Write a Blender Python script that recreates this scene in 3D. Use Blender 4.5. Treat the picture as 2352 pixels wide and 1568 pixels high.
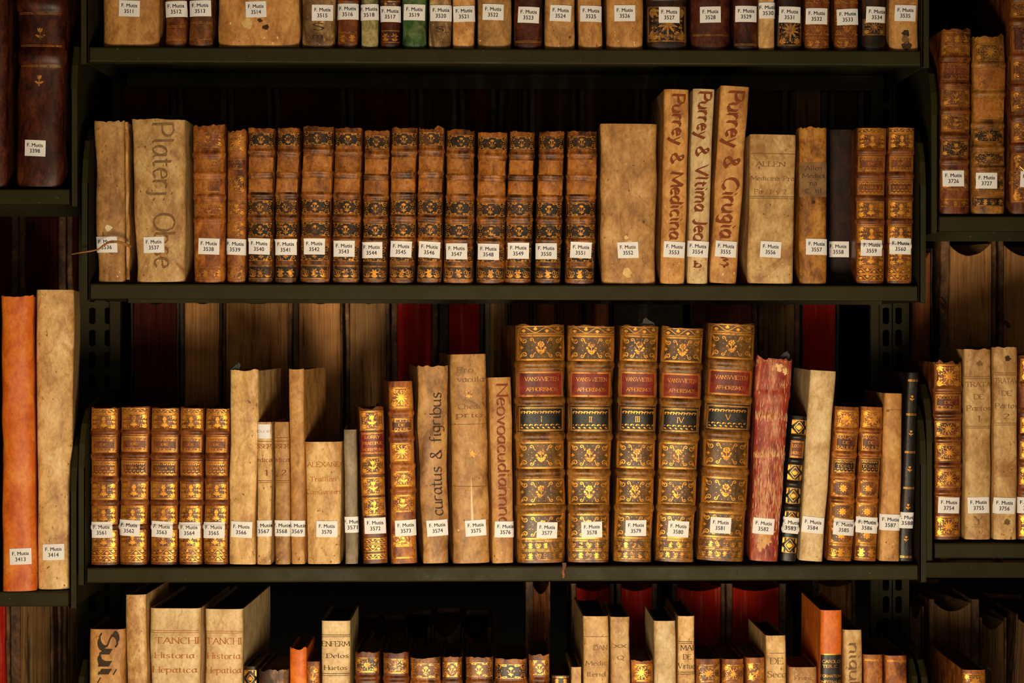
import bpy, math, random
from mathutils import Vector, noise
random.seed(7)
scene = bpy.context.scene
for o in list(bpy.data.objects): bpy.data.objects.remove(o)

# ---------------------------------------------------------------- camera, light, exposure
CAM_D, S, HX, HY = 2.3, 0.0005, 1176.0, 740.0      # camera distance, metres per pixel on the spine plane, eye point
cam = bpy.data.cameras.new('camera'); co = bpy.data.objects.new('camera', cam)
scene.collection.objects.link(co); scene.camera = co
co.location = (0, -CAM_D, 0); co.rotation_euler = (math.pi/2, 0, 0)
cam.sensor_width = 36; cam.lens = 36*CAM_D/(2352*S); cam.shift_y = -(784-HY)/2352
cam.dof.use_dof = True; cam.dof.focus_distance = CAM_D; cam.dof.aperture_fstop = 9
cam.clip_start = 0.05
w = bpy.data.worlds.new('world'); scene.world = w; w.use_nodes = True
w.node_tree.nodes['Background'].inputs[0].default_value = (1.0, .75, .45, 1)
w.node_tree.nodes['Background'].inputs[1].default_value = 0.0015
def area(name, loc, target, size, power, col):
    l = bpy.data.lights.new(name, 'AREA'); l.shape = 'DISK'; l.size = size; l.energy = power; l.color = col
    o = bpy.data.objects.new(name, l); scene.collection.objects.link(o); o.location = loc
    o.rotation_euler = (Vector(target)-Vector(loc)).to_track_quat('-Z', 'Y').to_euler()
    return o
lamp = area('reading_lamp_light', (0.0, -1.38, -0.60), (0.0, 0, -0.12), 0.42, 12.6, (1.0, .83, .58))
area('room_light', (0.1, -2.9, -0.15), (0.0, 0, -0.1), 0.9, 5.0, (1.0, .83, .58))
lamp.data.spread = math.radians(130)
vs = scene.view_settings
vs.view_transform = 'Standard'; vs.look = 'None'; vs.exposure = 0.08; vs.gamma = 1.0; vs.use_curve_mapping = False
scene.display_settings.display_device = 'sRGB'

def P(px, py, Y=0.0):
    k = S*(CAM_D+Y)/CAM_D
    return Vector(((px-HX)*k, Y, (HY-py)*k))

# ---------------------------------------------------------------- materials
MATS = {}
def srgb(r, g, b):
    f = lambda c: (c/255/12.92) if c <= 10 else ((c/255+.055)/1.055)**2.4
    return (f(r), f(g), f(b), 1)
def nodes(name):
    m = bpy.data.materials.new(name); m.use_nodes = True
    n = m.node_tree.nodes; l = m.node_tree.links; b = n['Principled BSDF']
    return m, n, l, b
def coords(n, l, stretch=(1, 1, 1)):
    tc = n.new('ShaderNodeTexCoord'); oi = n.new('ShaderNodeObjectInfo')
    mu = n.new('ShaderNodeMath'); mu.operation = 'MULTIPLY'; mu.inputs[1].default_value = 7.3
    l.new(oi.outputs['Random'], mu.inputs[0])
    ad = n.new('ShaderNodeVectorMath'); ad.operation = 'ADD'
    l.new(tc.outputs['Object'], ad.inputs[0]); l.new(mu.outputs[0], ad.inputs[1])
    mp = n.new('ShaderNodeVectorMath'); mp.operation = 'MULTIPLY'; mp.inputs[1].default_value = stretch
    l.new(ad.outputs[0], mp.inputs[0])
    return mp.outputs[0], oi
def tex(n, l, vec, scale, detail=6, rough=.6, dist=0):
    t = n.new('ShaderNodeTexNoise'); t.inputs['Scale'].default_value = scale
    t.inputs['Detail'].default_value = detail; t.inputs['Roughness'].default_value = rough
    t.inputs['Distortion'].default_value = dist; l.new(vec, t.inputs['Vector']); return t.outputs['Fac']
def ramp(n, l, fac, stops):
    r = n.new('ShaderNodeValToRGB'); e = r.color_ramp.elements
    while len(e) < len(stops): e.new(.5)
    for k, (p, c) in enumerate(stops):
        e[k].position = p; e[k].color = c if len(c) == 4 else (*c, 1)
    l.new(fac, r.inputs[0]); return r.outputs[0]
def mixc(n, l, fac, a, b):
    m = n.new('ShaderNodeMix'); m.data_type = 'RGBA'
    if isinstance(fac, float): m.inputs[0].default_value = fac
    else: l.new(fac, m.inputs[0])
    for s, x in ((6, a), (7, b)):
        if isinstance(x, tuple): m.inputs[s].default_value = x
        else: l.new(x, m.inputs[s])
    return m.outputs[2]
W4, K4 = (1, 1, 1, 1), (0, 0, 0, 1)
def cover_mat(name, c1, c2, c3, stain=None, sc=55, stretch=(1, 1, .6), lo=.36, hi=.66, stain_at=.58, rough=.5, bump=.35, speck=None, crease=0.0):
    """mottled leather or vellum: c1 dark, c2 middle, c3 light, stain = blotches"""
    if name in MATS: return MATS[name]
    m, n, l, b = nodes(name)
    vec, oi = coords(n, l, stretch)
    f = tex(n, l, vec, sc, 8, .65, .4)
    col = ramp(n, l, f, [(lo, c1), ((lo+hi)/2, c2), (hi, c3)])
    if stain:
        g = tex(n, l, vec, sc*.42, 5, .7, .8)
        col = mixc(n, l, ramp(n, l, g, [(stain_at-.06, K4), (stain_at+.1, W4)]), col, stain)
    if speck:
        g2 = tex(n, l, vec, sc*4.5, 3, .6)
        col = mixc(n, l, ramp(n, l, g2, [(.66, K4), (.72, W4)]), col, speck)
    def mul(c, fac, mp_):
        k = n.new('ShaderNodeMix'); k.data_type = 'RGBA'; k.blend_type = 'MULTIPLY'; k.inputs[0].default_value = fac
        l.new(c, k.inputs[6]); l.new(mp_, k.inputs[7]); return k.outputs[2]
    col = mul(col, 1.0, ramp(n, l, tex(n, l, vec, sc*5.5, 6, .7), [(.34, ((.80, .74, .66, 1) if crease else (.56, .50, .44, 1))), (.52, (1, 1, 1, 1)), (.7, (1.15, 1.15, 1.15, 1))]))
    if crease: col = mul(col, crease, ramp(n, l, tex(n, l, vec, sc*.4, 2, .5, .6), [(.484, W4), (.498, (.35, .26, .16, 1)), (.512, W4)]))
    hs = n.new('ShaderNodeHueSaturation')
    mr = n.new('ShaderNodeMapRange'); l.new(oi.outputs['Random'], mr.inputs[0])
    mr.inputs[3].default_value = .86; mr.inputs[4].default_value = 1.12
    l.new(mr.outputs[0], hs.inputs['Value']); l.new(col, hs.inputs['Color'])
    l.new(hs.outputs[0], b.inputs['Base Color'])
    b.inputs['Roughness'].default_value = rough; b.inputs['Specular IOR Level'].default_value = .35
    bp = n.new('ShaderNodeBump'); bp.inputs['Strength'].default_value = bump; bp.inputs['Distance'].default_value = .0012
    f3 = tex(n, l, vec, sc*3.2, 8, .7); l.new(f3, bp.inputs['Height']); l.new(bp.outputs[0], b.inputs['Normal'])
    MATS[name] = m; return m
def page_mat(name, ca, cb, cg, rough=.8):
    if name in MATS: return MATS[name]
    m, n, l, b = nodes(name)
    vec, oi = coords(n, l, (1, .35, .012))
    f = tex(n, l, vec, 700, 3, .7)
    vec2, _ = coords(n, l, (1, .5, .06))
    f2 = tex(n, l, vec2, 130, 5, .7)
    f3 = tex(n, l, coords(n, l, (1, 1, 1))[0], 22, 5, .6)
    col = mixc(n, l, ramp(n, l, f, [(.38, K4), (.62, W4)]), ca, cb)
    col = mixc(n, l, ramp(n, l, f2, [(.56, K4), (.66, W4)]), col, cg)
    dk = n.new('ShaderNodeMix'); dk.data_type = 'RGBA'; dk.blend_type = 'MULTIPLY'; dk.inputs[0].default_value = .6
    l.new(col, dk.inputs[6]); l.new(ramp(n, l, f3, [(.35, (.45, .42, .38, 1)), (.65, W4)]), dk.inputs[7])
    l.new(dk.outputs[2], b.inputs['Base Color']); b.inputs['Roughness'].default_value = rough
    b.inputs['Specular IOR Level'].default_value = .15
    bp = n.new('ShaderNodeBump'); bp.inputs['Strength'].default_value = .5; bp.inputs['Distance'].default_value = .001
    l.new(f, bp.inputs['Height']); l.new(bp.outputs[0], b.inputs['Normal'])
    MATS[name] = m; return m
def gold_mat(name, gold, under, wear=.56, rough=.38):
    if name in MATS: return MATS[name]
    m, n, l, b = nodes(name)
    vec, oi = coords(n, l)
    f = tex(n, l, vec, 110, 6, .75, .5)
    mask = ramp(n, l, f, [(wear-.05, W4), (wear+.06, K4)])
    l.new(mixc(n, l, mask, under, gold), b.inputs['Base Color'])
    mt = n.new('ShaderNodeMath'); mt.operation = 'MULTIPLY'; mt.inputs[1].default_value = .7
    l.new(mask, mt.inputs[0]); l.new(mt.outputs[0], b.inputs['Metallic'])
    b.inputs['Roughness'].default_value = rough
    MATS[name] = m; return m
def plain_mat(name, c, rough=.7, metal=0, var=.12, sc=90, spec=.3):
    if name in MATS: return MATS[name]
    m, n, l, b = nodes(name)
    vec, oi = coords(n, l)
    d = tuple(x*(1-var) for x in c[:3])+(1,); e = tuple(min(1, x*(1+var)) for x in c[:3])+(1,)
    l.new(ramp(n, l, tex(n, l, vec, sc, 6, .6), [(.35, d), (.65, e)]), b.inputs['Base Color'])
    b.inputs['Roughness'].default_value = rough; b.inputs['Metallic'].default_value = metal
    b.inputs['Specular IOR Level'].default_value = spec
    MATS[name] = m; return m

# vellum tones
V = {
 'cream': lambda: cover_mat('vellum_cream', srgb(152,104,56), srgb(210,166,104), srgb(234,202,146), srgb(160,108,58), speck=srgb(110,74,40), lo=.26, hi=.78, crease=.28),
 'pale':  lambda: cover_mat('vellum_pale', srgb(172,132,82), srgb(218,184,130), srgb(238,214,168), srgb(182,138,84), stain_at=.62, lo=.26, hi=.78, crease=.28),
 'tan':   lambda: cover_mat('vellum_tan', srgb(116,74,36), srgb(182,132,74), srgb(212,168,108), srgb(118,76,38), speck=srgb(90,56,26), lo=.26, hi=.78, crease=.28),
 'amber': lambda: cover_mat('vellum_amber', srgb(138,84,36), srgb(198,140,74), srgb(222,174,108), srgb(146,92,42), stain_at=.6, lo=.26, hi=.78, crease=.28),
 'stain': lambda: cover_mat('vellum_stained', srgb(92,62,30), srgb(168,128,74), srgb(210,176,122), srgb(86,58,30), stain_at=.52, speck=srgb(52,32,14)),
 'grey':  lambda: cover_mat('vellum_grey', srgb(98,82,58), srgb(138,118,88), srgb(166,146,112), srgb(104,84,58), lo=.26, hi=.78, crease=.28),
 'orange':lambda: cover_mat('vellum_orange', srgb(198,86,14), srgb(226,112,26), srgb(236,136,46), srgb(212,92,16), stain_at=.6, bump=.2, crease=.1),
 'ochre': lambda: cover_mat('leather_ochre', srgb(120,70,18), srgb(178,116,40), srgb(196,138,60), srgb(96,54,20), stain_at=.57),
 'marble':lambda: cover_mat('leather_marbled', srgb(60,38,24), srgb(140,98,62), srgb(184,140,98), srgb(60,36,22), sc=80, stain_at=.5),
 'red':   lambda: cover_mat('leather_red_scraped', srgb(110,28,16), srgb(164,66,44), srgb(206,150,104), srgb(150,52,34), sc=95, stretch=(1,1,.25), lo=.36, hi=.68, stain_at=.5, speck=srgb(222,184,130)),
 'tanl':  lambda: cover_mat('leather_tan', srgb(84,38,10), srgb(158,88,28), srgb(188,118,48), srgb(96,40,12), stain_at=.55),
 'brown': lambda: cover_mat('leather_brown', srgb(58,28,10), srgb(112,62,24), srgb(150,92,42), srgb(44,20,8), stain_at=.57),
 'chest': lambda: cover_mat('leather_chestnut', srgb(70,28,8), srgb(118,60,22), srgb(144,82,36), srgb(62,26,8), stain_at=.6, rough=.42),
 'sauv':  lambda: cover_mat('leather_calf', srgb(60,30,10), srgb(144,80,28), srgb(182,114,46), srgb(44,22,10), stain_at=.54, sc=75, rough=.42),
 'olive': lambda: cover_mat('leather_golden_calf', srgb(76,42,12), srgb(134,84,28), srgb(162,108,42), srgb(74,40,14), stain_at=.58, rough=.4),
 'dark':  lambda: cover_mat('leather_dark', srgb(22,14,9), srgb(48,28,16), srgb(82,48,26), srgb(16,10,7), stain_at=.55, rough=.42),
 'darkred': lambda: cover_mat('leather_dark_red', srgb(38,12,6), srgb(74,30,15), srgb(104,50,26), srgb(26,10,6), stain_at=.57, rough=.42),
 'black': lambda: cover_mat('leather_black', srgb(16,13,11), srgb(30,24,19), srgb(52,40,30), None, rough=.38),
 'panel': lambda: cover_mat('panel_dark_calf', srgb(28,18,10), srgb(46,30,16), srgb(84,52,24), srgb(96,56,24), sc=70, stain_at=.63, rough=.4),
 'panelg': lambda: cover_mat('panel_olive_calf', srgb(70,44,14), srgb(100,66,24), srgb(134,90,34), srgb(112,62,18), sc=60, stain_at=.62, rough=.36),
 'panelb': lambda: cover_mat('panel_brown_calf', srgb(84,42,12), srgb(122,70,24), srgb(158,98,38), srgb(100,50,16), sc=70, stain_at=.62, rough=.38),
 'lab':   lambda: cover_mat('label_tan_leather', srgb(124,68,22), srgb(170,102,40), srgb(192,124,56), srgb(104,60,28), sc=60, stain_at=.63, rough=.4),
 'labred': lambda: cover_mat('label_red_leather', srgb(92,26,16), srgb(124,40,26), srgb(142,54,36), srgb(84,20,14), sc=50, stain_at=.62, rough=.36, bump=.15),
 'labbr': lambda: cover_mat('label_maroon_leather', srgb(70,28,16), srgb(98,44,24), srgb(122,62,36), None, sc=60, rough=.4, bump=.15),
 'green': lambda: cover_mat('vellum_green', srgb(22,46,22), srgb(52,84,42), srgb(96,112,60), srgb(134,112,50), stain_at=.58),
 'greenc': lambda: cover_mat('vellum_green_cream', srgb(44,62,34), srgb(146,134,84), srgb(190,168,112), srgb(40,70,48), stain_at=.55),
 'darkest': lambda: cover_mat('leather_shadow_dark', srgb(18,9,5), srgb(36,17,9), srgb(54,26,13), None, rough=.75),  # shadow around the pushed-back book is put into this leather colour
 'b_red': lambda: cover_mat('cloth_red', srgb(96,12,8), srgb(134,22,12), srgb(150,34,20), None, sc=120, rough=.6),
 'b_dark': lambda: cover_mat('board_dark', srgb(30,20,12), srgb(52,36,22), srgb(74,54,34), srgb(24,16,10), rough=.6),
 'b_brown': lambda: cover_mat('board_brown', srgb(56,34,18), srgb(100,66,36), srgb(136,96,56), srgb(50,30,16), rough=.6),
 'b_grey': lambda: cover_mat('board_grey_paper', srgb(92,82,62), srgb(104,94,72), srgb(116,106,82), None, sc=20, rough=.7, bump=.1),
}
GB = lambda: gold_mat('gold_bright', srgb(236,158,58), srgb(120,62,20), .6, .42)
GW = lambda: gold_mat('gold_worn', srgb(228,152,58), srgb(84,46,18), .53, .4)
GF = lambda: gold_mat('gold_faint', srgb(196,136,58), srgb(110,64,26), .5, .5)
INKR = lambda: plain_mat('ink_red_brown', srgb(124,58,18), .7, var=.3, sc=260)
INKD = lambda: plain_mat('ink_dark', srgb(58,38,20), .7, var=.4, sc=260)
INKO = lambda: plain_mat('ink_orange', srgb(170,100,46), .7, var=.2, sc=260)
INKF = lambda: plain_mat('ink_faded', srgb(124,90,50), .7, var=.25, sc=260)
STK = lambda: plain_mat('sticker_paper', srgb(232,226,222), .6, var=.04, sc=60)
STI = lambda: plain_mat('sticker_ink', srgb(34,34,46), .6)
TEAR = lambda: plain_mat('torn_paper', srgb(220,200,160), .7, var=.1)
PG = {
 'tan': lambda: page_mat('pages_tan', srgb(172,118,68), srgb(208,150,92), srgb(130,84,46)),
 'grey': lambda: page_mat('pages_grey', srgb(156,112,68), srgb(186,140,90), srgb(116,80,48)),
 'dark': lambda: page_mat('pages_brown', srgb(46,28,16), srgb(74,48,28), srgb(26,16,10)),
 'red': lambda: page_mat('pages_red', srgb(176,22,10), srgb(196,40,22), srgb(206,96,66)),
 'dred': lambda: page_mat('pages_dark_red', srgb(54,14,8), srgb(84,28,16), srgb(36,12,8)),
 'brn': lambda: page_mat('pages_redbrown', srgb(124,66,34), srgb(156,92,52), srgb(84,42,22)),
 'old': lambda: page_mat('pages_old', srgb(96,68,38), srgb(140,104,62), srgb(62,42,24)),
}
def steel():
    if 'steel' in MATS: return MATS['steel']
    m, n, l, b = nodes('painted_steel_olive')
    vec, oi = coords(n, l)
    col = ramp(n, l, tex(n, l, vec, 9, 5, .6), [(.3, srgb(37,32,9)), (.7, srgb(47,41,14))])
    sp = ramp(n, l, tex(n, l, vec, 260, 2, .5), [(.73, K4), (.78, W4)])
    l.new(mixc(n, l, sp, col, srgb(84,78,54)), b.inputs['Base Color'])
    l.new(ramp(n, l, tex(n, l, vec, 30, 4, .6), [(.3, (.5,)*3+(1,)), (.7, (.7,)*3+(1,))]), b.inputs['Roughness'])
    b.inputs['Specular IOR Level'].default_value = .16
    MATS['steel'] = m; return m

# ---------------------------------------------------------------- mesh helpers
class G:
    def __init__(s): s.v = []; s.f = []; s.m = []; s.sm = []; s.mats = []
    def mat(s, m):
        if m not in s.mats: s.mats.append(m)
        return s.mats.index(m)
    def poly(s, pts, m, smooth=False):
        k = len(s.v); s.v += [tuple(p) for p in pts]; s.f.append(tuple(range(k, k+len(pts)))); s.m.append(s.mat(m)); s.sm.append(smooth)
    def grid(s, rows, m, smooth=True, closed=False):
        k = len(s.v); nc = len(rows[0]); mi = s.mat(m)
        for r in rows: s.v += [tuple(p) for p in r]
        for i in range(len(rows)-1):
            for j in range(nc if closed else nc-1):
                a = k+i*nc+j; b = k+i*nc+(j+1) % nc
                s.f.append((a, b, b+nc, a+nc)); s.m.append(mi); s.sm.append(smooth)
    def box(s, x0, y0, z0, x1, y1, z1, m):
        c = [(x0,y0,z0),(x1,y0,z0),(x1,y1,z0),(x0,y1,z0),(x0,y0,z1),(x1,y0,z1),(x1,y1,z1),(x0,y1,z1)]
        k = len(s.v); s.v += c; mi = s.mat(m)
        for f in ((0,3,2,1),(4,5,6,7),(0,1,5,4),(1,2,6,5),(2,3,7,6),(3,0,4,7)):
            s.f.append(tuple(k+i for i in f)); s.m.append(mi); s.sm.append(False)
    def build(s, name, parent=None):
        me = bpy.data.meshes.new(name); me.from_pydata(s.v, [], s.f)
        for m in s.mats: me.materials.append(m)
        me.polygons.foreach_set('material_index', s.m); me.polygons.foreach_set('use_smooth', s.sm); me.update()
        o = bpy.data.objects.new(name, me); scene.collection.objects.link(o)
        if parent: o.parent = parent
        return o
def tag(o, label, cat, group=None):
    o['label'] = label; o['category'] = cat
    if group: o['group'] = group
def empty(name, loc=(0, 0, 0), rot=(0, 0, 0)):
    o = bpy.data.objects.new(name, None); scene.collection.objects.link(o); o.empty_display_size = .02
    o.location = loc; o.rotation_euler = rot; return o
def tube(g, pts, radii, m, n=6, flat=1.0):
    rows = []
    for i, p in enumerate(pts):
        p = Vector(p); t = (Vector(pts[min(i+1, len(pts)-1)])-Vector(pts[max(i-1, 0)])).normalized()
        a = t.cross(Vector((0, 1, 0)));  a = a.normalized() if a.length > 1e-4 else Vector((1, 0, 0)); b = t.cross(a).normalized()
        r = radii[i] if isinstance(radii, list) else radii
        rows.append([p+a*math.cos(2*math.pi*k/n)*r+b*math.sin(2*math.pi*k/n)*r*flat for k in range(n)])
    g.grid(rows, m, True, True); g.poly(rows[0][::-1], m); g.poly(rows[-1], m)
def catmull(pts, k=5):
    out = []
    for i in range(len(pts)-1):
        p0 = pts[max(i-1, 0)]; p1 = pts[i]; p2 = pts[i+1]; p3 = pts[min(i+2, len(pts)-1)]
        for j in range(k):
            t = j/k
            out.append(tuple(.5*(2*b+(c-a)*t+(2*a-5*b+4*c-d)*t*t+(3*b-a-3*c+d)*t**3) for a, b, c, d in zip(p0, p1, p2, p3)))
    out.append(tuple(pts[-1])); return out

# ---------------------------------------------------------------- lettering
def bfont_mesh(body):
    cu = bpy.data.curves.new('t', 'FONT'); cu.body = body; cu.size = 1; cu.offset = 0; cu.resolution_u = 3
    o = bpy.data.objects.new('t', cu); scene.collection.objects.link(o)
    bpy.context.view_layer.update()
    me = o.evaluated_get(bpy.context.evaluated_depsgraph_get()).to_mesh()
    v = [(p.co.x, p.co.y) for p in me.vertices]; f = [tuple(p.vertices) for p in me.polygons]
    bpy.data.objects.remove(o); bpy.data.curves.remove(cu)
    return v, f
BF = {c: bfont_mesh(c) for c in ['F. Mutis']+list('0123456789')}
GL = {}
for ln in """
A 6 0 0 3 7 6 0;1.2 2.5 4.8 2.5
B 5 0 0 0 7;~0 7 3 6.9 4 5.4 3 3.8 0 3.7;~2 3.8 4.4 3 4.6 1 3 .1 0 0
C 5.5 ~5.2 6 4 7 2.4 6.9 .6 5.6 0 3.5 .6 1.4 2.4 .1 4 0 5.2 1
D 5.5 0 0 0 7;~0 7 3 6.9 5 5.4 5.5 3.5 5 1.6 3 .1 0 0
E 4.5 0 0 0 7;0 7 4.3 7 4.3 6;0 3.7 3.2 3.7;0 0 4.5 0 4.5 1
F 4.3 0 0 0 7;0 7 4.3 7 4.3 6;0 3.7 3.2 3.7
G 5.8 ~5.2 6 4 7 2.4 6.9 .6 5.6 0 3.5 .6 1.4 2.4 .1 4 0 5.3 1;5.3 0 5.3 3 3.8 3
H 5.5 0 0 0 7;5.5 0 5.5 7;0 3.6 5.5 3.6
I 1 .5 0 .5 7
J 2.5 ~2 7 2 1.5 1.4 0 0 -.6
L 4.3 0 7 0 0;0 0 4.3 0 4.3 1
M 7 0 0 .5 7 3.5 1 6.5 7 7 0
N 5.6 0 0 0 7 5.4 0 5.4 7
O 6 ~3 7 .8 6 0 3.5 .8 1 3 0 5.2 1 6 3.5 5.2 6 3 7
P 4.6 0 0 0 7;~0 7 3 6.9 4.4 5.3 3 3.5 0 3.4
Q 6 ~3 7 .8 6 0 3.5 .8 1 3 0 5.2 1 6 3.5 5.2 6 3 7;3.4 1.5 6.4 -1.4
R 5 0 0 0 7;~0 7 3 6.9 4.2 5.3 3 3.6 0 3.5;2 3.5 5 0
S 4 ~3.8 6 2.6 7 .9 6.7 .2 5.3 1.6 4 3.4 3 4 1.6 3 .2 1.2 0 0 1
T 5.5 2.7 0 2.7 7;0 6 0 7 5.5 7 5.5 6
U 5.6 ~0 7 0 2 1.4 .1 4 .1 5.2 2 5.2 7
V 6 0 7 3 0 6 7
X 5.5 0 0 5.5 7;0 7 5.5 0
Y 5.5 0 7 2.7 3.5 5.5 7;2.7 3.5 2.7 0
a 3.6 ~3.2 3.4 2 4.6 .6 3.8 0 2 .8 .2 2.2 .4 3.2 1.8;3.2 4.6 3.2 .8 4 0
b 3.8 0 7 0 .2;~0 3 1.6 4.6 3.4 3.6 3.6 1.6 2.2 0 0 .6
c 3.2 ~3 3.8 1.8 4.6 .4 3.6 0 2 .8 .3 2.2 0 3.2 .9
d 3.8 3.4 7 3.4 .6 4 0;~3.4 3.2 2 4.6 .5 3.7 0 2 .9 .2 2.2 .3 3.4 1.6
e 3.4 ~.2 2.5 3.2 2.9 2.8 4.3 1.4 4.5 .2 3.2 .2 1.4 1.4 0 3.2 .8
f 2.6 ~3 6.6 2 7.2 1.1 6 1.1 3 1.1 0;0 4.4 2.6 4.4
g 3.6 ~3.2 3.6 1.8 4.6 .3 3.6 .2 1.8 1.6 .5 3.2 1.6;~3.2 4.6 3.2 0 2.4 -2 .2 -1.8
h 3.8 0 7 0 0;~0 3.2 1.6 4.6 3.2 3.8 3.2 0
i 1.4 .5 4.5 .5 .5 1.3 0;.5 6 .7 6.4
j 1.6 ~1 4.5 1 -1 0 -2.2;.9 6 1.1 6.4
k 3.6 0 7 0 0;3 4.5 .2 2 3.4 0
l 1.4 .4 7 .4 .5 1.2 0
m 6 0 4.5 0 0;~0 3.2 1.4 4.6 2.6 3.8 2.6 0;~2.6 3.2 4 4.6 5.3 3.8 5.3 0
n 3.8 0 4.5 0 0;~0 3.2 1.6 4.6 3.2 3.8 3.2 .4 3.8 0
o 3.8 ~1.9 4.6 .4 3.8 0 2.2 .5 .4 1.9 0 3.3 .6 3.8 2.3 3.3 4 1.9 4.6
p 3.8 0 4.6 0 -2.4;~0 3.2 1.6 4.6 3.4 3.6 3.6 1.6 2.2 0 0 .6
q 3.6 ~3.2 3.4 2 4.6 .6 3.8 0 2 .8 .2 2.2 .4 3.2 1.8;3.2 4.6 3.2 -2.4
r 2.6 0 4.5 0 0;~0 3 1.2 4.5 2.6 4.2
s 3 ~2.8 4 1.6 4.6 .4 3.8 .8 2.7 2.3 2 2.8 .9 1.6 0 0 .6
t 2.6 ~1 6 1 1 1.6 0 2.6 .5;0 4.4 2.6 4.4
u 3.8 ~0 4.5 0 1.2 1 .1 2.6 .6 3.2 2;3.2 4.5 3.2 .5 3.9 0
v 3.6 0 4.5 1.8 0 3.6 4.5
x 3.4 0 4.5 3.4 0;3.4 4.5 0 0
y 3.6 0 4.5 1.8 .4;~3.6 4.5 1.6 -.8 .4 -2.4
. .8 .3 .1 .5 .5
: .8 .3 .1 .5 .5;.3 3.4 .5 3.8
, .8 .5 .4 .1 -1
1 2 0 5.6 1.2 7 1.2 0
2 4 ~.2 5.6 1.6 7 3.4 6 3 4 0 0;0 0 4 .2
3 4 ~.2 6.4 2 7 3.4 5.8 1.4 4 3.6 2.4 2.6 0 0 .6
4 4 3 0 3 7 0 2 4 2
5 4 3.6 7 .6 7 .4 4;~.4 4 2.4 4.2 3.6 2.4 2.4 .2 0 .5
7 4 0 7 4 7 1.4 0
8 4 ~2 3.7 .5 5 2 7 3.5 5.4 2 3.7 .1 2 2 0 3.9 2 2 3.7
9 4 ~3.4 5 2 3.6 .4 4.8 1.6 7 3.4 6 3.4 3 1.4 0
& 5 ~5 1.4 3 0 .6 .6 .4 2.4 3 4.6 3 6.4 1.6 6.8 1 5.4 5 0
? 5 ~.2 6 2.4 7.6 1.2 4.6 4.2 5 3.6 2.4 1 2.4 .4 .4 3 0 4.8 1.2
- 2.4 0 2.6 2.2 2.6
""".strip().split('\n'):
    ch, wd, rest = ln.split(' ', 2)
    st = []
    for part in rest.split(';'):
        sm = part.startswith('~'); nums = [float(x) for x in part.lstrip('~').split()]
        pts = list(zip(nums[::2], nums[1::2])); st.append((sm, catmull(pts, 4) if sm else pts))
    GL[ch] = (float(wd), st)

# ---------------------------------------------------------------- the book
class Book:
    def __init__(b, wb, wt, h, d, bulge, pw, bands, wob, seed, bow=0, notch=0):
        b.wb, b.wt, b.h, b.d, b.bulge, b.pw, b.bands, b.wob, b.seed, b.bow, b.notch = wb, wt, h, d, bulge, pw, bands, wob, seed, bow, notch
    def band(b, z):
        r = 0
        for zb, hw, hh in b.bands:
            q = abs(z-zb)/hw
            if q < 1: r = max(r, hh*(1-q*q)**.7)
        return r
    def half(b, z):
        t = max(0, min(1, z/b.h)); n = noise.noise(Vector((b.seed*3.1, 0, z*22)))
        return .5*(b.wb+(b.wt-b.wb)*t)*(1+b.wob*.05*n)
    def cx(b, z):
        t = z/b.h
        return b.bow*4*t*(1-t)+b.wob*.0012*noise.noise(Vector((b.seed*1.7, 9, z*16)))
    def surf(b, s, z, off=0.0):
        h = b.half(z); u = abs(s)/h; c = b.cx(z); bd = b.band(z)
        if u <= 1:
            f = (1-u**b.pw)**.5
            y = -b.bulge*f-bd*(1-u**6)-off+b.wob*.0011*f*noise.noise(Vector((s*38+b.seed, b.seed*2.3, z*26)))
            x = s*(1+(off+bd*.7*u*u)/h)+c
        else:
            sg = 1 if s > 0 else -1
            x = sg*(h+off+bd*.7)+c; y = (u-1)*h-off*.3
        return Vector((x, y, z))
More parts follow.
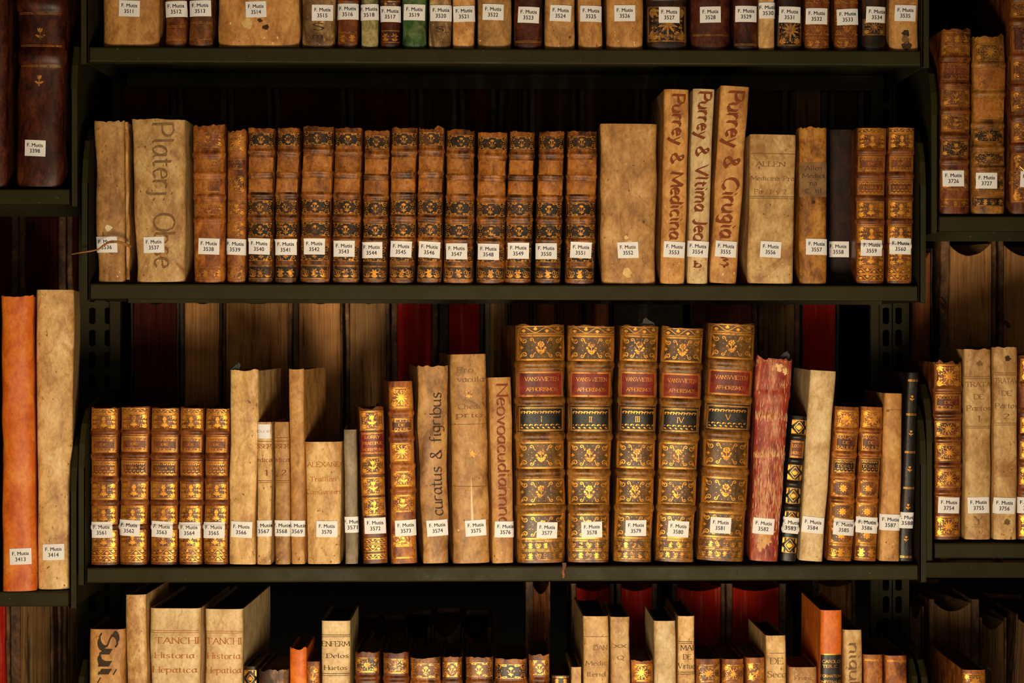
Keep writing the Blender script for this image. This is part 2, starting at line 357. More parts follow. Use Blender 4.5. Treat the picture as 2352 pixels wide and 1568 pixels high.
class Pen:
    """draws on the book's spine in (s, z) metres"""
    def __init__(p, B, g): p.B = B; p.g = g; p.off = .00035
    def poly(p, pts, m, off=None):
        p.g.poly([p.B.surf(s, z, off or p.off) for s, z in pts], m)
    def rect(p, s0, z0, s1, z1, m, off=.00018, rot=0, nx=10, nz=None):
        nz = nz or max(2, int((z1-z0)/.003)); cs, cz = (s0+s1)/2, (z0+z1)/2; ca, sa = math.cos(rot), math.sin(rot)
        rows = []
        for i in range(nz+1):
            r = []
            for j in range(nx+1):
                ds = s0+(s1-s0)*j/nx-cs; dz = z0+(z1-z0)*i/nz-cz
                r.append(p.B.surf(cs+ds*ca-dz*sa, cz+ds*sa+dz*ca, off))
            rows.append(r)
        p.g.grid(rows, m, True)
    def line(p, pts, wd, m, taper=False, off=None):
        n = len(pts)
        for i in range(n-1):
            (x0, z0), (x1, z1) = pts[i], pts[i+1]; L = math.hypot(x1-x0, z1-z0)
            if L < 1e-7: continue
            a0 = wd*.5*((1-i/n) if taper else 1); a1 = wd*.5*((1-(i+1)/n) if taper else 1)
            nx, nz = -(z1-z0)/L, (x1-x0)/L; k = max(1, int(L/.0035))
            for j in range(k):
                t0, t1 = j/k, (j+1)/k
                w0 = a0+(a1-a0)*t0; w1 = a0+(a1-a0)*t1
                A = (x0+(x1-x0)*t0, z0+(z1-z0)*t0); C = (x0+(x1-x0)*t1, z0+(z1-z0)*t1)
                p.poly([(A[0]-nx*w0, A[1]-nz*w0), (C[0]-nx*w1, C[1]-nz*w1), (C[0]+nx*w1, C[1]+nz*w1), (A[0]+nx*w0, A[1]+nz*w0)], m, off)
    def dot(p, x, z, r, m, n=6, ry=None):
        ry = ry or r; p.poly([(x+r*math.cos(2*math.pi*k/n), z+ry*math.sin(2*math.pi*k/n)) for k in range(n)], m)
    def leaf(p, x, z, L, wd, ang, m):
        c, s = math.cos(ang), math.sin(ang)
        p.poly([(x+c*a*L-s*b*wd, z+s*a*L+c*b*wd) for a, b in ((0, 0), (.3, -.5), (.7, -.4), (1, 0), (.7, .4), (.3, .5))], m)
    def scroll(p, x, z, r, m, fx=1, fz=1, wd=.0006, turns=1.3):
        pts = []
        n = 14
        for k in range(n+1):
            a = turns*2*math.pi*k/n; rr = r*(1-.8*k/n)
            pts.append((x+fx*(rr*math.cos(a)), z+fz*(rr*math.sin(a))))
        p.line(pts, wd, m)
        p.line([(x+fx*r, z), (x+fx*r*1.25, z-fz*r*1.1), (x+fx*r*2.1, z-fz*r*1.5)], wd*1.2, m, True)
    def frame(p, s0, z0, s1, z1, m, wd=.0005, dbl=True, beads=False):
        for q in ([0, .0011] if dbl else [0]):
            a, b_, c, d = s0+q, z0+q, s1-q, z1-q
            p.line([(a, b_), (c, b_), (c, d), (a, d), (a, b_)], wd, m)
        if beads:
            z = z0
            while z < z1:
                p.dot(s0-.0006, z, .0005, m, 4); p.dot(s1+.0006, z, .0005, m, 4); z += .0014
    def dashes(p, s0, s1, z, m, step=.0012, sz=.0005):
        s = s0
        while s < s1: p.dot(s, z, sz, m, 4); s += step
    def text(p, body, x, z, h, m, nib=(.42, .12), rot=0, width=None, serif=True, slant=0, gap=1.3, off=None, thin=.22):
        """stroke lettering centred on (x, z); h = cap height; width = target width"""
        tot = sum((GL[c][0] if c in GL else 3)+gap for c in body)-gap
        k = h/7; kx = k if width is None else width/tot
        ca, sa = math.cos(rot), math.sin(rot); cur = 0
        T = lambda a, b: (x+((a+b*slant)*kx-tot*kx/2)*ca-(b-3.5)*k*sa, z+((a+b*slant)*kx-tot*kx/2)*sa+(b-3.5)*k*ca)
        for c in body:
            if c not in GL: cur += 3+gap; continue
            wd, st = GL[c]
            for sm, pts in st:
                segs = [(pts[i], pts[i+1]) for i in range(len(pts)-1)]
                if serif and not sm:
                    for e, f in ((pts[0], pts[1]), (pts[-1], pts[-2])):
                        if abs(e[1]-f[1]) > 2.5: segs.append(((e[0]-.9, e[1]), (e[0]+.9, e[1])))
                for (x0, y0), (x1, y1) in segs:
                    x0 += cur; x1 += cur
                    L = math.hypot(x1-x0, y1-y0) or 1; nx, ny = -(y1-y0)/L*thin, (x1-x0)/L*thin
                    cr = abs((x1-x0)*nib[1]-(y1-y0)*nib[0])/L
                    q = (nib[0], nib[1]) if cr > thin else (nx, ny)
                    sub = max(1, int(L*k/.004))
                    for j in range(sub):
                        a0, b0 = x0+(x1-x0)*j/sub, y0+(y1-y0)*j/sub; a1, b1 = x0+(x1-x0)*(j+1)/sub, y0+(y1-y0)*(j+1)/sub
                        p.poly([T(a0-q[0], b0-q[1]), T(a1-q[0], b1-q[1]), T(a1+q[0], b1+q[1]), T(a0+q[0], b0+q[1])], m, off)
            cur += wd+gap
def sticker(B, g, num, s0, z0, rot, wd=.0232, ht=.0184):
    p = Pen(B, g)
    p.rect(s0-wd/2, z0-ht/2, s0+wd/2, z0+ht/2, STK(), .0008, rot, 12, 20)
    ca, sa = math.cos(rot), math.sin(rot)
    def put(gl, ox, oz, k, kx):
        v, f = BF[gl]; m = STI(); mi = g.mat(m)
        for sh in (-.00012, .00012):
            base = len(g.v)
            for a, b in v:
                ds, dz = ox+a*kx+sh, oz+b*k
                g.v.append(tuple(B.surf(s0+ds*ca-dz*sa, z0+ds*sa+dz*ca, .00115+sh*.2)))
            for q in f: g.f.append(tuple(base+i for i in q)); g.m.append(mi); g.sm.append(False)
    v = BF['F. Mutis'][0]; x0, x1 = min(a for a, b in v), max(a for a, b in v); k = .0172/(x1-x0)
    put('F. Mutis', -.0086-x0*k, .0014, .0058, k)
    for i, c in enumerate(num): put(c, -.0058+i*.0029, -.0054, .0064, .0054)

FRONT = []          # (pixel left, pixel right, row, number) of the front books, used to word labels
def make_book(row, num, xtl, xtr, xbl, xbr, ytop, ybase, mat, label, group, stick=None, d=None, bulge=None, pw=None, bands=(),
              band_h=.0016, band_w=.0032, wob=1.0, yaw=0, Y0=None, deco=None, torn=0.0, pages='old', bow=0, srot=None, sw=.0232, flare=0):
    rnd = random.Random(int(xbl*7+ytop*3))
    Y0 = Y0 if Y0 is not None else .002+rnd.uniform(0, .003)
    k = S*(CAM_D+Y0)/CAM_D
    xb, xt = (xbl+xbr)/2, (xtl+xtr)/2; H = (ybase-ytop)*k; lean = math.atan2((xt-xb)*k, H)
    h = H/math.cos(lean); wb, wt = (xbr-xbl)*k*.975, (xtr-xtl)*k*.975
    d = d or min(.2, max(.085, .62*h))
    if bulge is None: bulge = min(.0075, .16*wb)
    bulge = min(bulge*1.35, .2*wb); pw = max(2.3, (pw or 2.6)*.8)
    Y0 += bulge
    B = Book(wb, wt, h, d, bulge, pw, [(t*h, band_w, band_h) for t in bands], wob, rnd.uniform(0, 50), bow)
    lift = abs(math.sin(lean))*wb/2
    base = P(xb, ybase, Y0); base.z = (HY-ybase)*S+lift+.0002
    base.x = (xb-HX)*k
    E = empty('book', base, (0, lean, math.radians(yaw)))
    tag(E, label, 'book', group)
    M = V[mat]()
    g = G()
    us = [math.sin((j/18-.5)*math.pi) for j in range(19)]
    zs = [h*i/46 for i in range(47)]
    for zb, hw, hh in B.bands: zs += [zb+hw*q for q in (-1.05, -.75, -.4, 0, .4, .75, 1.05)]
    zs = sorted(z for z in set(round(z, 6) for z in zs) if 0 <= z <= h+1e-6)
    def topz(u, z):
        r = z
        if z > h*.97: r = z+torn*.0042*(noise.noise(Vector((u*2.3+B.seed, B.seed, 3)))+.45*noise.noise(Vector((u*6+B.seed, B.seed, 8)))-.1)*(z-h*.97)/(h*.03)
        if z > h*.9985 : r += flare*abs(u)**2
        if z < h*.01: r = z+.0008*(1-abs(u))*0
        return r
    rows = []; back = []
    for z in zs:
        hh = B.half(z)
        r = [B.surf(u*hh, z) for u in us]
        for q, u in zip(r, us): q.z = topz(u, z)
        rows.append(r); back.append([Vector((q.x*.93+B.cx(z)*.07, max(q.y+.0025, -.001), q.z-.0003)) for q in r])
    # softened head and tail
    for r, dz in ((rows[0], .0008), (rows[-1], -.0006)):
        for q in r: q.z += dz*.0; q.y += .0006
    g.grid(rows, M)
    g.grid([b_[::-1] for b_ in back], M)
    for a, b_, fl in ((rows[-1], back[-1], False), (rows[0], back[0], True)):
        g.grid([a, b_] if not fl else [b_, a], M, False)
    for j in (0, -1):
        g.grid([[r[j] for r in rows], [r[j] for r in back]], M, False)
    if mat in ('cream', 'pale', 'tan', 'amber', 'stain'):
        pen = Pen(B, g); pen.off = .00022
        spots = [plain_mat('foxing_brown', srgb(140,92,46), .7, var=.25), plain_mat('foxing_tan', srgb(172,124,66), .7, var=.2), plain_mat('rubbed_pale', srgb(232,202,146), .7, var=.1)]
        for q in range(int(10+wb*260)):
            t = abs(rnd.gauss(0, .10))+.012 if q % 3 else rnd.uniform(.02, .97)
            if t > .98: continue
            r0 = rnd.uniform(.0003, .0012 if q % 3 else .0007); x = rnd.uniform(-.42, .42)*wb; n = 11; mt = spots[rnd.choice((0, 1, 1, 2))]; st = rnd.uniform(.5, 1.8)
            z0_ = max(t*h, r0*2.2)
            pen.poly([(x+r0*rnd.uniform(.4, 1.2)*math.cos(a*2*math.pi/n), min(h*.99, z0_+r0*st*rnd.uniform(.4, 1.2)*math.sin(a*2*math.pi/n))) for a in range(n)], mt)
    if deco: deco(B, Pen(B, g), g, E)
    g.build('spine', E)
    # boards
    th = .0024
    for sg, nm in ((-1, 'front_cover'), (1, 'back_cover')):
        c = G(); rws = []
        for i in range(13):
            z = h*i/12; hx = B.half(z)*sg+B.cx(z); ix = hx-sg*th
            zz = min(z, h-.0004); y1 = d+.0015*noise.noise(Vector((B.seed, sg, z*30)))
            rws.append([Vector((hx, .0002, zz)), Vector((hx+sg*.0002, d*.5, zz)), Vector((hx, y1, zz)), Vector((ix, y1, zz)), Vector((ix, d*.5, zz)), Vector((ix, .0002, zz))])
        if sg < 0: rws = [r[::-1] for r in rws]
        c.grid(rws, M, False, True); c.poly(rws[0][::-1], M); c.poly(rws[-1], M)
        c.build(nm, E)
    # pages
    pg = G(); rws = []; rec = .0035
    for i in range(9):
        z = .002+(h-.002-rec)*i/8; hh = B.half(z)-th-.0002; c0 = B.cx(z)
        rws.append([Vector((-hh+c0, .0005, z)), Vector((hh+c0, .0005, z))]+[Vector((hh*(1-2*q/6)+c0, d-.004-.004*(1-(1-2*q/6)**2), z)) for q in range(7)])
    PM = PG[pages]()
    pg.grid(rws, PM, False, True); pg.poly(rws[0][::-1], PM); pg.poly(rws[-1], PM); pg.build('page_block', E)
    if stick:
        sx, sy = stick
        sz = (ybase-sy)*k/math.cos(lean); t = sz/h
        xc = xb+(xt-xb)*t
        ss = (sx-xc)*k
        sg_ = G(); sticker(B, sg_, num, ss, sz, math.radians(srot if srot is not None else rnd.uniform(-2.5, 2.5))-lean*.3, sw)
        sg_.build('sticker', E)
    FRONT.append((min(xbl, xtl), max(xbr, xtr), row, num))
    return E, B
# ---------------------------------------------------------------- gilt ornaments
PI = math.pi
def corners(p, r, m, k=.26):
    s0, z0, s1, z1 = r; w = s1-s0; q = min(w, z1-z0)*k
    for x, fx in ((s0, 1), (s1, -1)):
        for z, fz in ((z0, 1), (z1, -1)):
            for a, L in ((.25, 1), (.785, 1.15), (1.32, 1)):
                ang = math.atan2(fz*math.sin(a), fx*math.cos(a))
                p.leaf(x+fx*q*.15, z+fz*q*.15, q*L, q*.38, ang, m)
            p.dot(x+fx*q*1.3, z+fz*q*.35, q*.12, m, 5); p.dot(x+fx*q*.35, z+fz*q*1.3, q*.12, m, 5)
def flower(p, x, z, q, m, kind='poppy'):
    if kind == 'poppy':
        p.dot(x, z+q*.45, q*.30, m, 9, q*.26)
        for k in (-1, 0, 1): p.leaf(x+k*q*.1, z+q*.66, q*.22, q*.12, PI/2-k*.5, m)
        p.line([(x, z+q*.25), (x, z-q*.85)], q*.12, m)
        for a in (.35, 1.0): 
            p.leaf(x, z-q*.62, q*.6, q*.24, a, m); p.leaf(x, z-q*.62, q*.6, q*.24, PI-a, m)
        p.leaf(x, z-q*.1, q*.35, q*.14, .9, m); p.leaf(x, z-q*.1, q*.35, q*.14, PI-.9, m)
    elif kind == 'sprig':
        for k in range(5): p.leaf(x, z+q*.35, q*.5, q*.26, PI/2+(k-2)*.55, m)
        p.line([(x, z+q*.3), (x-q*.05, z-q*.2), (x+q*.05, z-q*.95)], q*.12, m)
        for sg in (-1, 1):
            p.line([(x, z-q*.55), (x+sg*q*.35, z-q*.2), (x+sg*q*.5, z)], q*.09, m)
            for k in range(3): p.leaf(x+sg*q*.5, z-q*.02, q*.3, q*.17, PI/2-sg*(.1+k*.6)+sg*.3, m)
            p.leaf(x, z-q*.7, q*.55, q*.2, PI/2-sg*1.15, m)
    elif kind == 'rose':
        for k in range(8): p.leaf(x, z, q*.85, q*.42, k*PI/4, m)
        for k in range(8): p.dot(x+q*.98*math.cos(k*PI/4+PI/8), z+q*.98*math.sin(k*PI/4+PI/8), q*.09, m, 5)
    elif kind == 'bouquet':
        for k in range(7): p.dot(x+q*.3*math.cos(k*2*PI/7), z+q*.4+q*.26*math.sin(k*2*PI/7), q*.13, m, 6)
        p.dot(x, z+q*.4, q*.13, m, 6)
        p.line([(x, z+q*.15), (x, z-q*.8)], q*.09, m)
        for sg in (-1, 1):
            p.line([(x, z-q*.5), (x+sg*q*.45, z-q*.05)], q*.08, m); p.dot(x+sg*q*.5, z, q*.15, m, 6)
            p.leaf(x, z-q*.4, q*.6, q*.2, PI/2-sg*1.35, m); p.leaf(x, z-q*.7, q*.5, q*.18, PI/2-sg*1.0, m)
    elif kind == 'bush':
        for k in range(9):
            a = PI/2+(k-4)*.62; p.leaf(x, z, q*.8, q*.2, a, m); p.dot(x+q*.92*math.cos(a), z+q*.92*math.sin(a), q*.1, m, 5)
        p.line([(x, z), (x, z-q*.95)], q*.14, m)
    elif kind == 'shell':
        D = [(x, z+q), (x+q*.8, z), (x, z-q), (x-q*.8, z), (x, z+q)]
        p.line(D, q*.1, m)
        for k in range(7): p.leaf(x, z-q*.45, q*1.0*(1-.07*abs(k-3)), q*.2, PI/2+(k-3)*.27, m)
    elif kind == 'tulip':
        for a in (-.45, 0, .45): p.leaf(x, z+q*.1, q*.7, q*.3, PI/2+a, m)
        p.line([(x, z+q*.1), (x, z-q*.5)], q*.1, m)
        for sg in (-1, 1): p.leaf(x, z-q*.5, q*.75, q*.3, PI/2-sg*1.05, m)
        p.leaf(x, z-q*.5, q*.4, q*.2, -PI/2, m)
def scatter(p, r, m, rnd, n, sz):
    s0, z0, s1, z1 = r
    for k in range(n):
        x, z = rnd.uniform(s0, s1), rnd.uniform(z0, z1)
        if rnd.random() < .5: p.dot(x, z, sz*rnd.uniform(.3, .55), m, 5)
        else: p.leaf(x, z, sz*2, sz*.7, rnd.uniform(0, 6.28), m)
def wave(p, r, m, balls=True, n=2):
    s0, z0, s1, z1 = r; A = (z1-z0)*.36; zc = (z0+z1)/2; N = 26
    p.line([(s0+(s1-s0)*k/N, zc+A*math.sin(2*PI*n*k/N)) for k in range(N+1)], .0006, m)
    if balls:
        for k in range(2*n):
            x = s0+(s1-s0)*(k+.5)/(2*n); sg = -1 if k % 2 == 0 else 1
            p.dot(x, zc+sg*A*.35, A*.75, m, 9, A*.5); p.leaf(x-A*.4, zc+sg*A*.9, A*.9, A*.4, .2, m)
def arabesque(p, r, m, n=3):
    s0, z0, s1, z1 = r; h = z1-z0; w = (s1-s0)/n
    for k in range(n):
        x = s0+w*(k+.5); zc = (z0+z1)/2
        if k % 2 == 0 and n > 2 or n == 1:
            p.scroll(x-w*.2, zc, h*.2, m, 1, 1, .0006); p.scroll(x+w*.2, zc, h*.2, m, -1, -1, .0006)
        else:
            for a in range(6): p.leaf(x, zc, h*.3, h*.14, a*PI/3, m)
        for a in (.6, 1.57, 2.5): p.leaf(x, z0+h*.1, h*.32, h*.13, a, m)
def panel(B, p, g, t0, t1, style, bg, m, inset=.10, rnd=random, kind='poppy', fr=True, beads=False, faint=False, wear=0):
    z0, z1 = t0*B.h, t1*B.h; hw = min(B.half(z0), B.half(z1))
    s = hw*(1-inset); r = (-s, z0, s, z1); w = 2*s; h = z1-z0; cz = (z0+z1)/2
    if bg: p.rect(-s-.0006, z0-.0006, s+.0006, z1+.0006, bg, .00016)
    j = lambda a: a*(1+rnd.uniform(-.06, .06)); cx = rnd.uniform(-.03, .03)*w
    if style == 'A':       # corner scrolls above and below, flowering sprig, line top and bottom
        p.line([(-s, z0), (s, z0)], .0006, m); p.line([(-s, z1), (s, z1)], .0006, m)
        q = h*.17
        for sx in (-1, 1):
            for sz in (-1, 1):
                x = sx*(s-q*1.0); z = cz+sz*(h/2-q*1.25)
                p.scroll(x, z, q*.85, m, -sx, -sz, .00085, 1.1)
                p.line([(sx*s, cz+sz*h*.46), (sx*(s-w*.2), cz+sz*h*.42), (sx*(s-w*.36), cz+sz*h*.36)], .0012, m, True)
                p.leaf(sx*(s-w*.30), cz+sz*h*.42, w*.09, h*.07, PI if sx > 0 else 0, m)
        for sx in (-1, 1): p.dot(sx*s*.8, cz, .0007, m); p.dot(sx*s*.62, cz+.0006, .0005, m); p.dot(sx*s*.7, cz-.0016, .0004, m)
        flower(p, cx, cz, h*.40, m, 'sprig')
    elif style == 'B':     # poppy, rows of dots, corner leaves
        p.frame(-s, z0, s, z1, m, .0005, True)
        corners(p, (-s+.0012, z0+.0012, s-.0012, z1-.0012), m, .34)
        flower(p, cx, cz, h*.42, m, kind)
        for sx in (-1, 1):
            for q in (.36, .52, .68): p.dot(sx*s*q, cz+h*.04, .0006 if q < .6 else .0009, m)
            p.leaf(sx*s*.92, cz, w*.15, h*.15, PI if sx > 0 else 0, m)
            for q in (.3, .46, .6): p.dot(sx*s*q, cz+h*.26, .0004, m); p.dot(sx*s*q, cz-h*.24, .0004, m)
    elif style == 'C':     # large panel, S scrolls, side fleurons
        p.frame(-s, z0, s, z1, m, .0006, True)
        for k in range(int(h/.0013)): p.dot(-s-.0009, z0+.0006+k*.0013, .0005, m, 4)
        a, b_ = s-.0022, h/2-.0018
        for sx in (-1, 1):
            for sz in (-1, 1):
                q = h*.105
                p.scroll(sx*(a-w*.10), cz+sz*(b_-q*1.5), q, m, sx, -sz, .0008, 1.2)
                p.scroll(sx*(a-w*.25), cz+sz*(b_-q*1.1), q*.7, m, -sx, sz, .0007, 1.1)
                p.leaf(sx*(a-w*.01), cz+sz*(b_-h*.03), h*.16, h*.07, math.atan2(-sz, -sx*.5), m)
                p.leaf(sx*(a-w*.02), cz+sz*(b_-h*.16), h*.12, h*.06, math.atan2(sz, -sx*1.2), m)
                p.dot(sx*w*.13, cz+sz*h*.2, .0006, m); p.dot(sx*w*.2, cz+sz*h*.1, .0004, m); p.dot(sx*w*.07, cz+sz*h*.36, .0004, m)
            x = sx*(a-w*.04)
            for an in (0, PI/2, PI, -PI/2): p.leaf(x, cz, h*.075, h*.05, an, m)
        flower(p, cx*.5, cz, h*.34, m if not faint else GW(), 'bouquet')
        scatter(p, (-s*.7, z0+h*.14, s*.7, z1-h*.14), GW(), rnd, 16, .0007)
    elif style == 'D':     # dense foliage
        p.frame(-s, z0, s, z1, m, .0005, True, beads)
        corners(p, (-s+.0012, z0+.0012, s-.0012, z1-.0012), m, .30)
        flower(p, cx, cz, h*.38, m, kind)
        scatter(p, (-s*.8, z0+h*.12, s*.8, z1-h*.12), m, rnd, int(w*h*2.2e5), .0008)
    elif style == 'R':     # rosette in a beaded frame
        p.frame(-s, z0, s, z1, m, .0005, True, True)
        corners(p, (-s+.0014, z0+.0014, s-.0014, z1-.0014), m, .16)
        flower(p, 0, cz, min(w, h)*.32, m, 'rose')
    elif style == 'W':     # wave with balls
        p.line([(-s, z0), (s, z0)], .0006, m); p.line([(-s, z1), (s, z1)], .0006, m)
        wave(p, (-s, z0, s, z1), m, True, 2)
    elif style == 'T':     # tail arabesque
        p.line([(-s, z0), (s, z0)], .0006, m); p.line([(-s, z1), (s, z1)], .0006, m); p.line([(-s, z1-.0011), (s, z1-.0011)], .0004, m)
        arabesque(p, (-s, z0, s, z1), m, max(2, round(w/.009)))
    elif style == 'S':     # shell in a lozenge
        p.line([(-s, z0), (s, z0)], .0006, m); p.line([(-s, z1), (s, z1)], .0006, m)
        for sx in (-1, 1):
            for sz in (-1, 1): p.poly([(sx*s, cz+sz*h*.46), (sx*s*.25, cz+sz*h*.46), (sx*s, cz+sz*h*.1)], m)
        flower(p, 0, cz, min(h*.42, w*.42), m, 'shell')
    elif style == 'F':
        p.frame(-s, z0, s, z1, m, .0005, True)
    elif style == 'N':     # ornaments between dotted lines, for volume numbers
        p.frame(-s, z0, s, z1, m, .0005, True)
        q = min(.0032, h*.15)
        for z, sz in ((z0+h*.19, 1), (z1-h*.19, -1)):
            x = -s+.0018; n = 0
            while x < s-q:
                p.leaf(x, z+(q*.25 if n % 2 else -q*.25), q*1.1, q*.5, (.5 if n % 2 else -.5)*sz, m); p.dot(x+q*.3, z+sz*q*.5, q*.2, m, 5); x += q*.95; n += 1
    if wear:               # places where the leather is rubbed bare
        for k in range(wear):
            x, z = rnd.uniform(-s*.6, s*.6), cz+rnd.uniform(-.3, .3)*h; q = rnd.uniform(.0012, .0028)
            p.off, o = .0005, p.off
            p.poly([(x+q*rnd.uniform(.5, 1.3)*math.cos(a*PI/5), z+q*.7*rnd.uniform(.5, 1.3)*math.sin(a*PI/5)) for a in range(10)], V['tanl']()); p.off = o
def bandlines(B, p, m, dashed=True):
    for zb, hw, hh in B.bands:
        s = B.half(zb)*.9
        if dashed:
            p.dashes(-s, s, zb, m, .0013, .00042)
        p.line([(-s, zb-hw*1.15), (s, zb-hw*1.15)], .0004, m)
def title(B, E, t0, t1, mat, lines, gm, name='title_label', inset=.08, fr='F', hs=None, ws=None, zs=None, nib=(.34, .1), thin=.2, dx=0, serif=True):
    g = G(); p = Pen(B, g); z0, z1 = t0*B.h, t1*B.h; hw = min(B.half(z0), B.half(z1))*(1-inset)
    p.rect(-hw, z0, hw, z1, mat, .00022); p.off = .00045
    if fr == 'F': p.frame(-hw+.0008, z0+.0008, hw-.0008, z1-.0008, gm, .0005)
    elif fr == 'N': panel(B, p, g, t0+.006, t1-.006, 'N', None, gm, inset+.04)
    elif fr == 'L':
        p.line([(-hw, z0+.0008), (hw, z0+.0008)], .0005, gm); p.line([(-hw, z1-.0008), (hw, z1-.0008)], .0005, gm)
        p.dashes(-hw+.001, hw-.001, z0+.002, gm); p.dashes(-hw+.001, hw-.001, z1-.002, gm)
    n = len(lines)
    for k, tx in enumerate(lines):
        z = z0+(z1-z0)*(zs[k] if zs else (1-(k+.75)/(n+.5)))
        p.text(tx, dx, z, hs[k] if hs else min((z1-z0)*.62/(n+.6), .0031), gm, nib, 0, (ws[k]*2*hw) if ws else None, thin=thin, serif=serif)
    o = g.build(name, E); return o

def deco_A(vol, dark_top=True, seed=0):
    def f(B, p, g, E):
        r = random.Random(seed); m = GW()
        panel(B, p, g, .885, .965, 'A', V['panel'](), m, .08, r, wear=r.choice((0, 0, 1)))
        panel(B, p, g, .445, .53, 'A', V['panel'](), m, .08, r, wear=r.choice((0, 0, 1)))
        panel(B, p, g, .302, .385, 'A', V['panel'](), m, .08, r, wear=r.choice((1, 2, 2)))
        panel(B, p, g, .143, .235, 'A', V['panel'](), m, .08, r)
        panel(B, p, g, .028, .112, 'T', V['panel'](), m, .08, r, wear=r.choice((0, 1, 2)))
        bandlines(B, p, GF())
        title(B, E, .715, .81, V['lab'](), ['OEUVRES', 'DE', 'SAUVAGE'], GF(), hs=[.0022]*3, ws=[.8, .2, .8], fr='', thin=.3)
        title(B, E, .585, .672, V['lab'](), [vol], GF(), 'volume_label', hs=[.0042], fr='L', thin=.3, serif=False)
    return f
def deco_B(lines, vol, seed=0, mat='panelb'):
    def f(B, p, g, E):
        r = random.Random(seed); m = GB()
        panel(B, p, g, .965, .992, 'W', V['panelb'](), m, .08, r)
        panel(B, p, g, .858, .960, 'B', V['panelb'](), m, .08, r)
        panel(B, p, g, .418, .526, 'B', V['panelb'](), m, .08, r)
        panel(B, p, g, .262, .368, 'B', V['panelb'](), m, .08, r)
        panel(B, p, g, .108, .215, 'B', V['panelb'](), m, .08, r)
        panel(B, p, g, .062, .100, 'W', V['panelb'](), m, .08, r)
        panel(B, p, g, .020, .058, 'W', V['panelb'](), m, .08, r)
        bandlines(B, p, m, False)
        title(B, E, .715, .818, V['chest'](), lines, GB(), hs=[.0023]*3, ws=[.78, .24, .9], zs=[.78, .5, .2], thin=.3)
        title(B, E, .566, .664, V['chest'](), ['TOM '+vol], GB(), 'volume_label', hs=[.0023], ws=[.62+.06*len(vol)], fr='N', thin=.3)
    return f
def deco_C(vol, seed=0):
    def f(B, p, g, E):
        r = random.Random(seed); m = GB()
        panel(B, p, g, .965, .995, 'W', V['panelg'](), m, .06, r)
        panel(B, p, g, .853, .958, 'C', V['panelg'](), m, .06, r, faint=True)
        panel(B, p, g, .398, .508, 'C', V['panelg'](), m, .06, r, faint=True)
        panel(B, p, g, .245, .352, 'C', V['panelg'](), m, .06, r, faint=True)
        panel(B, p, g, .100, .205, 'C', V['panelg'](), m, .06, r, faint=True, wear=2)
        panel(B, p, g, .058, .094, 'T', V['panelg'](), GW(), .06, r, wear=2)
        panel(B, p, g, .014, .052, 'T', V['panelg'](), GW(), .06, r)
        bandlines(B, p, GF())
        title(B, E, .698, .806, V['labred'](), ['VANSVVIETEN', 'APHORISMOS'], GB(), hs=[.0044, .0042], ws=[.74, .68], zs=[.70, .30], thin=.16, nib=(.3, .1), dx=.0012)
        title(B, E, .550, .660, V['black'](), [vol], GB(), 'volume_label', hs=[.0060], fr='N', thin=.2)
    return f
def deco_gen(panels, bands_gold=True, labels=(), gm=GB, seed=0):
    """panels: (t0, t1, style, ground, flower); labels: (t0, t1, ground, lines, part name, frame)"""
    def f(B, p, g, E):
        r = random.Random(seed); m = gm()
        for q in panels:
            panel(B, p, g, q[0], q[1], q[2], V[q[3]]() if q[3] else None, m, .08, r, kind=q[4] if len(q) > 4 else 'poppy')
        if bands_gold: bandlines(B, p, m)
        for q in labels:
            title(B, E, q[0], q[1], V[q[2]](), q[3], m, q[4], fr=q[5] if len(q) > 5 else 'F', ws=[min(.84, .13*len(x)) for x in q[3]], thin=.28)
    return f
def deco_lines(ts, gm=GW, tul=()):
    def f(B, p, g, E):
        m = gm()
        for t in ts:
            s = B.half(t*B.h)*.88
            p.line([(-s, t*B.h), (s, t*B.h)], .0006, m); p.line([(-s, t*B.h+.0014), (s, t*B.h+.0014)], .0005, m)
        for t, q, kind in tul: flower(p, 0, t*B.h, q, m, kind)
    return f
def deco_ink(items, rules=(), ink=INKD, stains=()):
    """items: (text, t, cap height mm, width fraction or None, rotation, x offset fraction, nib, ink)"""
    def f(B, p, g, E):
        for it in items:
            tx, t, hmm, wf = it[:4]; rot = it[4] if len(it) > 4 else 0; ox = it[5] if len(it) > 5 else 0
            nib = it[6] if len(it) > 6 and it[6] else (.5, .12); ik = (it[7] if len(it) > 7 else ink)()
            hw = B.half(t*B.h)
            if rot: p.text(tx, ox*hw, t*B.h, hmm/1000, ik, nib, rot, wf*B.h, serif=False, gap=1.0, thin=.28)
            else: p.text(tx, ox*hw, t*B.h, hmm/1000, ik, nib, 0, wf*2*hw if wf else None, thin=.2)
        for t, dbl in rules:
            s = B.half(t*B.h)*.96; ik = ink()
            p.line([(-s, t*B.h), (s, t*B.h)], .0006, ik)
            if dbl: p.line([(-s, t*B.h-.0022), (s, t*B.h-.0020)], .0005, ik)
        for t, x, q, mt in stains:
            r = random.Random(int(t*999)); n = 14
            p.poly([(x*B.half(t*B.h)+q*r.uniform(.6, 1.2)*math.cos(a*2*PI/n), t*B.h+q*r.uniform(.6, 1.1)*math.sin(a*2*PI/n)) for a in range(n)], mt(), .0003)
    return f
GOTH = (.62, -.62)
DOWN, UP = -PI/2, PI/2
